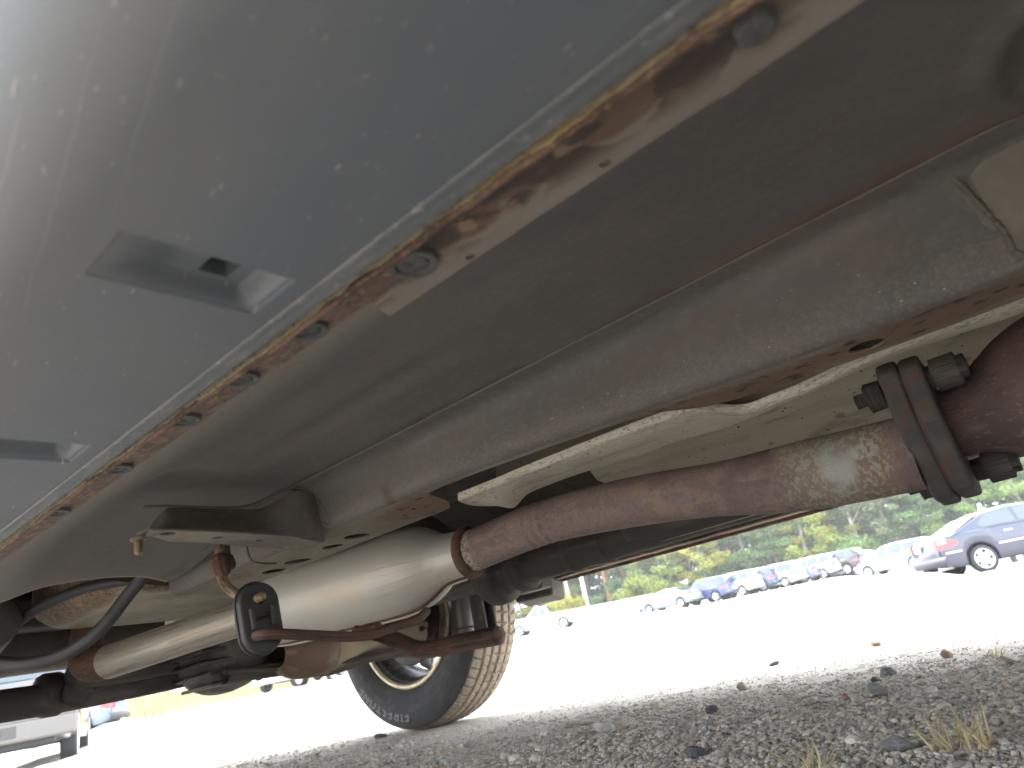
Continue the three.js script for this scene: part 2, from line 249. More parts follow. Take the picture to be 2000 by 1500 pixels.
{
  const zE = (x) => -1.09 - (x > 0.285 ? 0.2 * (x - 0.285) : 2.2 * (0.285 - x));
  const n = FP.length - 1;
  const fl = part('floor_pan', [grid(n, 220, (u, v) => { const [x, y] = FP[Math.round(u * n)], z = lerp(zE(x) + 0.0025 * fbm(x * 60, 5, 3), 0.5, v); return [x, floorY(x, y, z), z, (x - 0.188) / 0.324, (z - Z0) / (0.5 - Z0)]; }),
    grid(n, 1, (u, v) => { const [x, y] = FP[Math.round(u * n)], z = zE(x) + 0.0025 * fbm(x * 60, 5, 3); return [x, floorY(x, y, z) + v * 0.004, z - v * 0.001, (x - 0.188) / 0.324, (z - Z0) / (0.5 - Z0)]; })], M.floor);
  // scattered sill parts
  M.plate = bake(256, 2048, [0.188, 0.23], [-0.26, 0.48], (x, z, o) => {
    const a = fbm(x * 80, z * 50, 4), n = fbm(x * 300, z * 190, 4), w = fbm(x * 60 + 2, z * 34 + 11, 3);
    o[0] = 0.165; o[1] = 0.142; o[2] = 0.116; mix(o, [0.215, 0.188, 0.152], ss(0.45, 0.75, a) * 0.5); mix(o, [0.12, 0.1, 0.085], ss(0.5, 0.7, fbm(x * 40, z * 26 + 3, 3)) * 0.75 * ss(-0.11, -0.05, z));
    const k = ss(0.2135, 0.206, x + 0.022 * (w - 0.5)) * ss(0.015, -0.06, z); mix(o, RUST, k); mix(o, RUSTD, ss(0.5, 0.62, w) * ss(0.222, 0.208, x) * ss(0.0, -0.05, z)); mix(o, [0.23, 0.165, 0.1], ss(0.6, 0.74, fbm(x * 140, z * 90 + 31, 3)) * ss(0.22, 0.2, x) * 0.7);
    mix(o, [0.03, 0.02, 0.017], ss(0.56, 0.66, fbm(x * 90, z * 50 + 21, 3)) * k * 0.8);
    o[3] = 0.5 + 0.4 * (n - 0.5) * (0.3 + k) + 0.15 * k; o[4] = 0.78;
  }, { bump: 0.0016 });
  const edge = []; for (let i = 0; i <= 130; i++) { const z = lerp(-0.245, 0.48, i / 130); edge.push([0.2266 + 0.0009 * (fbm(z * 120, 9, 3) - 0.5) + 0.0015 * ss(-0.06, -0.05, z) * ss(-0.02, -0.03, z) * 0.4, z]); }
  for (let i = 0; i <= 40; i++) edge.push([0.1884, lerp(0.48, -0.222, i / 40)]);
  edge.push([0.205, -0.2345], [0.214, -0.2405]);
  part('sill_plate', planarUV(plate(edge, [[0.2218, -0.104, 0.0026], [0.2236, -0.182, 0.0026]], (x, z) => 0.3224 + 0.0011 * Math.exp(-Math.pow((z + 0.052) / 0.006, 2)) * ss(0.205, 0.222, x) * -1, 0.0018), [0.188, 0.23], [-0.26, 0.48]), M.plate, fl);
  const plug = (z, y, r) => { // pressed plastic drain plug with a raised rim
    const g = part('drain_plug', turned([[0.0005, 0], [0.0003, r * 0.1], [0.0001, r * 0.16], [0.0012, r * 0.2], [0.0014, r * 0.5], [0.0013, r * 0.6], [0.0001, r * 0.63], [0.0001, r * 0.68], [0.0022, r * 0.71], [0.0024, r * 0.96], [0.0019, r], [0, r * 1.01], [-0.002, r]].reverse(), [0.2028, y, z], [0.2028, y - 1, z], 36), M.plug, fl); return g;
  };
  M.plug = bake(128, 128, [0, 1], [0, 1], (s, t, o) => { const a = fbm(s * 20, t * 400, 3); o[0] = o[1] = o[2] = 0.055; mix(o, [0.11, 0.1, 0.088], ss(0.4, 0.75, a) * 0.6); o[3] = a; o[4] = 0.6; }, { bump: 0.0002 });
  plug(-0.199, 0.3222, 0.0118); for (const z of [-0.282, -0.35, -0.42, -0.522, -0.64]) plug(z, 0.3268, 0.0105);
  part('drain_plug', turned([[-0.001, 0.007], [0.003, 0.0068], [0.0036, 0.005], [0.0026, 0.0015], [0.0026, 0]], [0.205, 0.3222, -0.033], [0.205, -1, -0.033], 24), M.plug, fl);
}

// frame rail: box section, holes along its underside; it drops a little towards the front
const railDrop = (y, z) => clamp((0.3925 - y) / 0.0525) * 0.023 * ss(-0.6, 0, z);
M.rail = bake(512, 2048, [0, 0.075], [-1.2, 0.5], (s, z, o) => { // s = arc down the side
  const a = fbm(s * 40, z * 10, 4), b = fbm(s * 220, z * 150, 3);
  o[0] = 0.136; o[1] = 0.125; o[2] = 0.114; mix(o, [0.106, 0.098, 0.091], ss(0.4, 0.7, a) * 0.7); mix(o, [0.21, 0.19, 0.16], ss(0.52, 0.75, b) * 0.25); mix(o, [0.16, 0.12, 0.1], ss(0.5, 0.75, fbm(s * 50 + 7, z * 14, 3)) * 0.4);
  // stone chips and worn grit along the lower edge
  const e = ss(0.04, 0.056, s); mix(o, [0.2, 0.182, 0.16], e * ss(0.42, 0.7, fbm(s * 900, z * 520, 3)) * 0.4); mix(o, [0.5, 0.47, 0.42], ss(0.1, 0.6, spots(s, z, 0.009, 0.16, 0.03, 0.1, 1.5, 0.6)) * ss(0.025, 0.05, s) * 0.7);
  mix(o, RUSTO, ss(0.035, 0.012, Math.abs(z + 1.03) + 0.02 * (fbm(s * 90, z * 60, 3) - 0.5)) * ss(0.02, 0.045, s) * 0.55); mix(o, RUST, ss(0.012, 0.003, Math.abs(z + 0.625 + 0.1 * s) + 0.008 * (fbm(s * 200, z * 99, 3) - 0.5)) * ss(0.045, 0.06, s) * 0.8);
  o[3] = 0.5 + 0.2 * (b - 0.5); o[4] = 0.72;
}, { bump: 0.0012 });
M.railBottom = bake(256, 2048, [0.55, 0.66], [-1.2, 0.5], (x, z, o) => {
  const a = fbm(x * 50, z * 14, 4), n = fbm(x * 220, z * 160, 4);
  o[0] = 0.23; o[1] = 0.2; o[2] = 0.162; mix(o, [0.16, 0.14, 0.12], ss(0.4, 0.7, a) * 0.6);
  const r = (zc, w, xc, xw) => Math.exp(-Math.pow((z - zc) / w, 2) - Math.pow((x - xc) / xw, 2));
  const k = ss(0.3, 0.62, r(-0.67, 0.05, 0.61, 0.04) + r(-0.6, 0.05, 0.6, 0.05) + r(-0.06, 0.09, 0.58, 0.03) + r(-0.26, 0.1, 0.6, 0.04) * 1.1 + 0.6 * r(-1.05, 0.05, 0.58, 0.05) + 0.35 * (n - 0.5));
  mix(o, [0.17, 0.105, 0.07], k * 0.8); mix(o, RUSTO, k * ss(0.55, 0.75, n) * 0.3); mix(o, RUSTD, ss(0.62, 0.75, fbm(x * 120, z * 70 + 5, 3)) * k);
  mix(o, [0.04, 0.03, 0.028], ss(0.25, 0.5, spots(x, z, 0.03, 0.3, 0.04, 0.09)) * 0.7);
  o[3] = 0.5 + 0.3 * (n - 0.5); o[4] = 0.75;
}, { bump: 0.001 });
{
  const side = smoothProf([[0.5, 0.3953], [0.5005, 0.3941], [0.51, 0.3936], [0.522, 0.3925], [0.529, 0.389], [0.533, 0.383], [0.5362, 0.37], [0.5385, 0.352], [0.541, 0.3452], [0.546, 0.3412], [0.552, 0.34]], 60), T = [-1.2, 0.5];
  const rail = part('frame_rail', sweep(side, -1.18, 0.5, 200, (x, y, z, i) => [x + (i === 0 ? 0 : 0.0006 * (fbm(z * 60, 4, 2) - 0.5) * clamp((0.53 - x) / 0.02)), y - railDrop(y, z) + 0.0008 * (fbm(z * 9, y * 20, 2) - 0.5), z], T), M.rail);
  const xin = (z) => 0.655 - 0.092 * ss(-0.64, -0.585, z) + 0.05 * ss(-0.3, -0.24, z);
  const o = []; for (let i = 0; i <= 60; i++) o.push([0.552, lerp(-1.18, 0.5, i / 60)]); for (let i = 0; i <= 60; i++) { const z = lerp(0.5, -1.18, i / 60); o.push([xin(z), z]); };
  const y = (x, z) => 0.34 - railDrop(0.34, z) + 0.0008 * (fbm(z * 9, 6.8, 2) - 0.5);
  part('rail_underside', planarUV(plate(o, [[0.618, -0.796, 0.018, 0.9], [0.62, -0.855, 0.015], [0.624, -0.949, 0.02], [0.626, -1.018, 0.0185], [0.586, -0.107, 0.0135], [0.612, -0.685, 0.004], [0.6, -0.655, 0.003]], y), [0.55, 0.66], [-1.2, 0.5]), M.railBottom, rail);
  part('rail_inner_side', grid(4, 60, (u, v) => { const z = lerp(-1.18, 0.5, v); return [xin(z) + 0.003 * u, lerp(y(0.6, z), 0.41, u), z, u, v]; }), M.rail, rail);
  part('rail_roof', grid(2, 2, (u, v) => [lerp(0.5, 0.66, u), 0.4, lerp(-1.18, 0.5, v), u * 0.3, v]), M.rail, rail);
  // end strap of the rail: a folded flange with its weld
  part('rail_strap', [tube([[0.5325, 0.392, -0.935], [0.5345, 0.375, -0.936], [0.538, 0.35, -0.937], [0.543, 0.3425, -0.938], [0.556, 0.3385, -0.94], [0.585, 0.3375, -0.945]], 0.0013, 30, 8)], M.rail, rail);
  part('rail_strap', [tube([[0.534, 0.381, -0.758], [0.5372, 0.362, -0.748], [0.54, 0.35, -0.742], [0.5405, 0.345, -0.749], [0.539, 0.349, -0.757]], 0.0011, 30, 8)], M.rail, rail);
}
{ // outrigger bracket: an open pressed channel from the rail towards the sill
  const F = (t) => [lerp(0.318, 0.54, t), 0, -0.74 - 0.02 * ss(0.1, 1, t)]; // front lower edge
  const n = 40, low = (t) => lerp(0.336, 0.331, t) - 0.006 * ss(0.75, 1, t), wid = (t) => lerp(0.02, 0.047, ss(0, 0.22, t));
  const front = grid(n, 10, (u, v) => { // sloped front wall, growing taller and flaring where it meets the rail
    const f = F(u), y0 = low(u), fl = ss(0.62, 0.82, u), top = lerp(0.337, 0.372, ss(0, 0.16, u)) + 0.016 * fl, z1 = -0.783 - 0.012 * (1 - ss(0, .16, u)) + 0.03 * fl - 0.012 * ss(0.85, 1, u);
    const c = Math.pow(v, 1.3); return [f[0] + v * 0.006, lerp(y0, top, v) - 0.003 * Math.sin(v * Math.PI), lerp(f[2], z1, c), u * 0.22, v * 0.06];
  });
  const bot = []; for (let i = 0; i <= 30; i++) { const f = F(i / 30); bot.push([f[0], f[2]]); } for (let i = 30; i >= 0; i--) { const f = F(i / 30); bot.push([f[0] + 0.004 * (i === 0 ? -1 : 0), f[2] - wid(i / 30)]); }
  M.dust = bake(512, 512, [0, 0.3], [0, 0.3], (s, t, o) => { const a = fbm(s * 34, t * 34, 4), b = fbm(s * 300, t * 300, 3); o[0] = 0.185; o[1] = 0.163; o[2] = 0.135; mix(o, [0.12, 0.107, 0.095], ss(0.4, 0.7, a) * 0.7); mix(o, [0.27, 0.24, 0.19], ss(0.55, 0.75, b) * 0.25); mix(o, [0.2, 0.12, 0.075], ss(0.62, 0.8, fbm(s * 60 + 3, t * 60, 3)) * 0.6); o[3] = b; o[4] = 0.78; }, { bump: 0.0005 });
  const br = part('outrigger_bracket', front, M.dust);
  const yb = (x) => low(clamp((x - 0.318) / 0.222));
  part('bracket_underside', planarUV(plate(bot, [[0.343, -0.7535, 0.0085, 0.85], [0.405, -0.768, 0.0062, 0.85], [0.462, -0.778, 0.0048, 0.8]], (x) => yb(x)), [0, 0.3], [0, 0.3]), M.dust, br);
  part('bracket_rim', tube([[0.335, 0.374, -0.79], [0.36, 0.3745, -0.786], [0.4, 0.3735, -0.785], [0.44, 0.3745, -0.785], [0.458, 0.377, -0.778], [0.478, 0.385, -0.765], [0.5, 0.391, -0.762], [0.53, 0.392, -0.775]], 0.0016, 40, 6), M.dust, br);
  part('bracket_hollow', grid(6, 2, (u, v) => [lerp(0.35, 0.53, u), lerp(0.338, 0.366, v), -0.789, u * 0.2, v * 0.04]), M.dust, br);
  part('bolt', [turned([[0, 0.0085], [0.002, 0.0085], [0.002, 0.0046], ...Array.from({ length: 15 }, (_, i) => [0.0026 + i * 0.0009, i % 2 ? 0.0049 : 0.0039]), [0.0165, 0.0035], [0.0168, 0]], [0.319, 0.334, -0.766], [0.319, 0, -0.766], 18)], M.brass = bake(64, 64, [0, 1], [0, 1], (s, t, o) => { const a = fbm(s * 9, t * 900, 3); o[0] = 0.34; o[1] = 0.25; o[2] = 0.16; mix(o, RUST, ss(0.4, 0.7, a)); o[3] = a; o[4] = 0.6; }, { bump: 0.0002, metalness: 0.3 }), br);
}

// centre tunnel, and the other half of the underbody mirrored about the car's middle
M.under = bake(512, 512, [0, 0.6], [0, 0.6], (s, t, o) => { const a = fbm(s * 16, t * 16, 5), b = fbm(s * 150, t * 150, 3); o[0] = 0.1; o[1] = 0.088; o[2] = 0.078; mix(o, [0.16, 0.13, 0.1], ss(0.45, 0.75, a) * 0.7); mix(o, [0.06, 0.053, 0.05], ss(0.55, 0.8, fbm(s * 30 + 5, t * 30, 3)) * 0.7); o[3] = b; o[4] = 0.8; }, { bump: 0.001 });
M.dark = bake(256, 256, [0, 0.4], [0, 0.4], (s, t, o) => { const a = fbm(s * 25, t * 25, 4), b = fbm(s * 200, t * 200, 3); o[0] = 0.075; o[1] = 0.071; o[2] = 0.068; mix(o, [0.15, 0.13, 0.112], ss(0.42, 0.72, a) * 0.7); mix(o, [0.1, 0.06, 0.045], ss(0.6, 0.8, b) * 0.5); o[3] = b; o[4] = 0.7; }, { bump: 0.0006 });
M.rust = bake(512, 512, [0, 0.3], [0, 0.3], (s, t, o) => { const a = fbm(s * 40, t * 40, 4), b = fbm(s * 330, t * 330, 4); o[0] = 0.125; o[1] = 0.068; o[2] = 0.05; mix(o, RUSTD, ss(0.4, 0.7, a) * 0.8); mix(o, [0.22, 0.13, 0.085], ss(0.55, 0.78, b) * 0.55); o[3] = b; o[4] = 0.85; }, { bump: 0.0008 });
const uvS = (g, k = 2) => { const P = g.attributes.position, u = g.attributes.uv; for (let i = 0; i < P.count; i++) u.setXY(i, P.getX(i) * k, (P.getZ(i) + P.getY(i) * 0.7) * k); return g; };
{
  const tun = smoothProf([[0.655, 0.402], [0.68, 0.412], [0.71, 0.445], [0.76, 0.47], [0.84, 0.478], [0.92, 0.48], [1.0, 0.478], [1.08, 0.47], [1.13, 0.445], [1.16, 0.412], [1.185, 0.402]], 40);
  part('tunnel_panel', uvS(sweep(tun, -1.14, 0.5, 60)), M.under);
  const mir = (P) => P.map(([x, y]) => [1.84 - x, y]).reverse();
  const R = [[0.5, 0.395], [0.512, 0.393], [0.53, 0.389], [0.537, 0.365], [0.54, 0.346], [0.552, 0.34], [0.645, 0.34], [0.655, 0.346], [0.657, 0.405]];
  part('frame_rail', uvS(sweep(mir(R), -1.1, 0.5, 60, (x, y, z) => [x, y - railDrop(y, z), z])), M.under);
  part('floor_pan', uvS(sweep(mir(FP.map(([x, y]) => [x, y + 0.002])), -1.12, 0.5, 60, (x, y, z) => [x, floorY(1.84 - x, y, z), z])), M.under);
  part('sill_plate', uvS(sweep(mir([[0.1884, 0.322], [0.21, 0.321], [0.228, 0.322], [0.2282, 0.327]]), Z0, Z1, 200, (x, y, z) => [x + (x < 1.62 ? 0.004 * (fbm(z * 30, 5, 3) - 0.5) : 0), y + 0.002 * (fbm(z * 25, 9, 3) - 0.5), z]), 2), M.far = bake(256, 512, [0, 0.5], [0, 0.5], (s, t, o) => { const a = fbm(s * 30, t * 18, 4); o[0] = 0.2; o[1] = 0.15; o[2] = 0.11; mix(o, RUSTD, ss(0.45, 0.65, a) * 0.9); mix(o, [0.3, 0.25, 0.19], ss(0.6, 0.8, fbm(s * 60, t * 40, 3)) * 0.6); o[3] = a; o[4] = 0.8; }, { bump: 0.001 }));
  const wob = (x, y, z) => [x, y + 0.0016 * (fbm(z * 50, 17, 3) - 0.5), z];
  part('pinch_flange', sweep(mir([[0.184, 0.336], [0.184, 0.3155], [0.1858, 0.3136], [0.188, 0.3155], [0.1882, 0.326]]), Z0, Z1, 300, wob, [Z0, Z1]), M.rustEdge);
  const outer = []; for (let i = 0; i <= 14; i++) { const a = i / 14 * Math.PI / 2 * 0.97; outer.push([0.075 - 0.047 * Math.sin(a), 0.312 + 0.05 * (1 - Math.cos(a))]); } outer.reverse();
  part('side_skirt', sweep(mir([[0.026, 0.45], ...outer.map(([x, y]) => [x, y + 0.03]), [0.165, 0.342], [0.175, 0.342], [0.1755, 0.36]]), Z0, Z1, 40), M.paint);
  part('floor_top', box(1.62, 0.01, 1.9, 0.92, 0.492, -0.42), M.under);
  // rear floor, raised over the axle, and its closing wall ahead of the tank
  part('rear_floor', uvS(grid(20, 20, (u, v) => { const x = lerp(0.33, 1.51, u), z = lerp(-1.12, -2.62, v); return [x, 0.5 + 0.06 * ss(-1.5, -1.8, z) + 0.006 * Math.sin(x * 40), z]; })), M.under);
  part('rear_crossmember', [box(1.5, 0.28, 0.04, 0.92, 0.55, -2.25, 0.01), box(1.5, 0.08, 0.2, 0.92, 0.46, -2.1, 0.02)], M.dark);
  part('rear_floor_wall', uvS(grid(12, 4, (u, v) => { const x = lerp(0.2, 1.64, u); return [x, lerp(0.37 - 0.022 * ss(0.46, 0.6, Math.min(x, 1.84 - x)) , 0.52, v), -1.125 - 0.06 * ss(0.28, 0.5, Math.min(x, 1.84 - x)) - 0.03 * v]; })), M.under);
}

// heat shields: thin bright sheet, speckled and grimy
M.shield = bake(1024, 2048, [0, 0.48], [-0.64, 0.4], (s, z, o) => {
  const a = fbm(s * 14, z * 6, 4), b = fbm(s * 240, z * 150, 3);
  o[0] = 0.52; o[1] = 0.475; o[2] = 0.39; mix(o, [0.4, 0.36, 0.295], ss(0.42, 0.75, a) * 0.65); mix(o, [0.22, 0.2, 0.17], ss(0.58, 0.8, fbm(s * 60, z * 16 + 4, 3)) * 0.5);
  const k = Math.max(spots(s, z, 0.012, 0.35, 0.04, 0.17), spots(s + 3, z, 0.03, 0.3, 0.02, 0.1)); mix(o, [0.045, 0.035, 0.028], ss(0.1, 0.45, k) * (0.4 + 0.6 * ss(0.4, 0.55, fbm(s * 18 + 3, z * 9, 2))) * 0.95);
  mix(o, [0.14, 0.11, 0.09], ss(0.2, 0.7, spots(s, z + 4, 0.06, 0.25, 0.05, 0.14, 1, 0.6)) * 0.6);
  const cr = 0.6 * ss(0.05, 0.03, s) * ss(0.4, 0.6, fbm(s * 260, z * 230 + 7, 3)); mix(o, [0.62, 0.58, 0.5], cr * 0.6); mix(o, [0.16, 0.13, 0.11], ss(0.055, 0.03, s) * ss(0.58, 0.7, fbm(s * 300 + 4, z * 260, 3)) * 0.5);
  o[3] = 0.5 + 0.2 * (b - 0.5) - 0.2 * ss(0.1, 0.45, k) + 0.4 * cr; o[4] = 0.42 + 0.25 * a;
}, { bump: 0.0006, metalness: 0.12 });
{
  const far = smoothProf([[0.7, 0.43], [0.76, 0.45], [0.86, 0.444], [0.92, 0.418], [0.943, 0.395], [0.955, 0.382], [0.972, 0.378], [0.985, 0.372], [0.992, 0.358], [1.0, 0.345], [1.022, 0.338], [1.04, 0.33]], 60);
  const flank = part('shade_toned_flank', uvS(sweep(smoothProf([[1.04, 0.331], [1.055, 0.312], [1.068, 0.292], [1.08, 0.28]], 12), -0.655, 0.42, 60, (x, y, z) => [x, y + 0.002 * (fbm(z * 14, x * 20, 2) - 0.5), z])), M.dark);  // same shield, dark reflection below the pipe painted in as darker metal
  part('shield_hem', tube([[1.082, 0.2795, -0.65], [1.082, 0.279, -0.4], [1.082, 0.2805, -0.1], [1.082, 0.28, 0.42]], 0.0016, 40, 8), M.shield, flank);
  part('tunnel_shield', sweep(far, -0.612, 0.42, 120, (x, y, z, i) => [x + 0.002 * (fbm(z * 10, i * 0.2, 2) - 0.5), y + 0.003 * (fbm(z * 14, i * 0.16 + 4, 3) - 0.5) + 0.0016 * Math.exp(-Math.pow((z + 0.49) / 0.006, 2)) + (i === 60 ? 0.001 * Math.sin(z * 80) : 0), z], [-0.64, 0.4]), M.shield);
  // lip of the near wall: outer upper edge and inner lower edge both wander along the car
  const xo = (z) => 0.63 + 0.034 * ss(-0.29, -0.235, z) + 0.012 * ss(-0.1, 0.02, z), yo = (z) => 0.3385 - 0.002 * ss(-0.4, -0.28, z) - 0.0135 * ss(-0.29, -0.235, z) + 0.006 * ss(-0.2, -0.1, z);
  const xi = (z) => 0.692 + 0.003 * Math.sin(z * 9), yi = (z) => 0.3335 - 0.006 * ss(-0.5, -0.35, z) - 0.005 * ss(-0.35, -0.262, z) + 0.009 * ss(-0.262, -0.15, z) - 0.004 * ss(-0.1, 0, z) - 0.012 * Math.exp(-Math.pow((z + 0.577) / 0.019, 2));
  const sh = part('heat_shield', grid(30, 260, (u, v) => {
    const z = lerp(-0.612 + 0.012 * Math.pow(2 * Math.min(u, 0.8) - 0.8, 2), 0.4, v), w = 0.0012 * (fbm(z * 26, u * 2, 3) - 0.5), dimple = 0.002 * Math.exp(-Math.pow((z + 0.38) / 0.006, 2)) * ss(0.4, 0.75, u);
    const X0 = xo(z), Y0 = yo(z), X1 = xi(z), Y1 = yi(z); let x, y;
    if (u < 0.12) { const k = u / 0.12; x = lerp(X0 - 0.001, X0 + 0.001, k); y = lerp(Y0 + 0.008, Y0, k); }
    else if (u < 0.2) { const k = (u - 0.12) / 0.08; x = X0 + 0.001 + 0.004 * k; y = Y0 - 0.0012 * Math.sin(k * 1.57); }
    else if (u < 0.75) { const k = (u - 0.2) / 0.55; x = lerp(X0 + 0.005, X1, k); y = lerp(Y0 - 0.0012, Y1, k) - 0.0018 * Math.sin(k * Math.PI); }
    else if (u < 0.82) { const k = (u - 0.75) / 0.07; x = X1 + 0.003 * k; y = Y1 - 0.001 * Math.sin(k * 3.1) + 0.003 * k; }
    else { const k = (u - 0.82) / 0.18; x = X1 + 0.003 + 0.022 * k; y = lerp(Y1 + 0.003, 0.43, k); }
    return [x, y + w - dimple, z, u * 0.3, (z + 0.64) / 1.04];
  }), M.shield);
  part('rivet', turned([[-0.001, 0.0075], [0.0016, 0.0072], [0.0034, 0.005], [0.004, 0.0018], [0.0042, 0]], [0.668, 0.334, -0.576], [0.668, 0, -0.576], 18), M.rust, sh);
}
{ // lapped plate with a rusted weld where the rail meets the front crossmember
  const cm = part('crossmember', grid(24, 30, (u, v) => { const z = lerp(0.0 + 0.006 * (fbm(v * 14, 3, 3) - 0.5) - 0.012 * (1 - v), 0.48, u); return [0.531 + 0.01 * v - 0.0055 * ss(0, 0.05, u) - 0.05 * ss(0.1, 0.6, u), lerp(0.4, 0.3215, v) - 0.004 * ss(0, 0.3, u), z, z, v * 0.09]; }), M.dust);
  part('weld_bead', tube([[0.53, 0.402, -0.012], [0.5305, 0.39, -0.009], [0.533, 0.373, -0.004], [0.5355, 0.356, 0], [0.5375, 0.34, 0.003], [0.54, 0.327, 0.003], [0.541, 0.321, 0.01]], (t) => 0.0012 + 0.0022 * fbm(t * 30, 4, 3), 120, 10), M.dust, cm);
}

// ---- exhaust line
M.pipe = bake(512, 2048, [0, 1], [0, 1], (s, t, o) => { // s round the pipe, t from the silencer to the flange
  const S = s * 0.19, T = t * 0.68, a = fbm(S * 30 + 2, T * 22, 4), n = fbm(S * 340, T * 340, 4), m = fbm(S * 80, T * 60 + 4, 4);
  o[0] = 0.235; o[1] = 0.182; o[2] = 0.165; mix(o, [0.18, 0.128, 0.122], ss(0.42, 0.68, a) * 0.75); mix(o, [0.32, 0.23, 0.195], ss(0.5, 0.72, m) * 0.5); mix(o, [0.17, 0.095, 0.075], ss(0.52, 0.72, n) * 0.5);
  mix(o, [0.3, 0.21, 0.165], ss(0.56, 0.64, fbm(S * 44 + 9, T * 30, 4)) * ss(0.4, 0.52, t) * ss(0.75, 0.66, t) * 0.7); mix(o, [0.16, 0.11, 0.112], ss(0.5, 0.75, t) * 0.55 * ss(0.35, 0.6, a));
  const k = ss(0.76, 0.82, t + 0.05 * (m - 0.5)) * ss(0.985, 0.93, t + 0.06 * (m - 0.5)); mix(o, [0.34, 0.31, 0.24], k * (0.35 + 0.65 * ss(0.5, 0.36, n))); mix(o, [0.42, 0.43, 0.4], k * ss(0.48, 0.66, fbm(S * 26, T * 20 + 2, 3)) * 0.8);
  mix(o, [0.25, 0.15, 0.105], ss(0.9, 0.94, t) * ss(0.99, 0.96, t) * ss(0.45, 0.6, n) * 0.8);
  const q = ss(0.055, 0.035, t + 0.02 * (m - 0.5)) * ss(0.012, 0.02, t); mix(o, [0.42, 0.4, 0.33], q * ss(0.56, 0.42, n) * 0.8);
  o[3] = 0.5 + 0.5 * (n - 0.5); o[4] = 0.74 + 0.15 * n;
}, { bump: 0.0009, metalness: 0.03 });
M.steel = bake(512, 1024, [0, 1], [0, 1], (s, t, o) => { // satin stainless, drawn lines round the cone, a little straw and blue tint
  const a = fbm(s * 7, t * 5, 4), l = fbm(s * 300, t * 3, 2), m = fbm(s * 9, t * 260, 2);
  o[0] = 0.56; o[1] = 0.54; o[2] = 0.49; mix(o, [0.52, 0.48, 0.44], ss(0.4, 0.7, a) * 0.6); mix(o, [0.58, 0.5, 0.38], ss(0.5, 0.75, fbm(s * 6 + 8, t * 4, 3)) * 0.5);
  mix(o, [0.3, 0.25, 0.2], ss(0.58, 0.8, l) * 0.4 * ss(0.3, 0.2, t) * ss(0.05, 0.14, t)); mix(o, [0.35, 0.27, 0.2], ss(0.3, 0.6, spots(s * 0.4, t * 0.5, 0.02, 0.12, 0.03, 0.1)) * 0.5); 
  o[3] = 0.5 + 0.5 * (l - 0.5) * ss(0.32, 0.18, t); o[4] = 0.5 + 0.1 * a;
}, { bump: 0.0004, metalness: 0.42 });
M.tail = bake(256, 1024, [0, 1], [0, 1], (s, t, o) => { const a = fbm(s * 30, t * 3, 4), b = fbm(s * 60 + 5, t * 6, 3); o[0] = 0.5; o[1] = 0.465; o[2] = 0.4; mix(o, [0.4, 0.32, 0.22], ss(0.48, 0.68, a) * 0.6); mix(o, [0.24, 0.15, 0.1], ss(0.6, 0.72, b) * 0.5); o[3] = a; o[4] = 0.42; }, { bump: 0.0003, metalness: 0.55 });
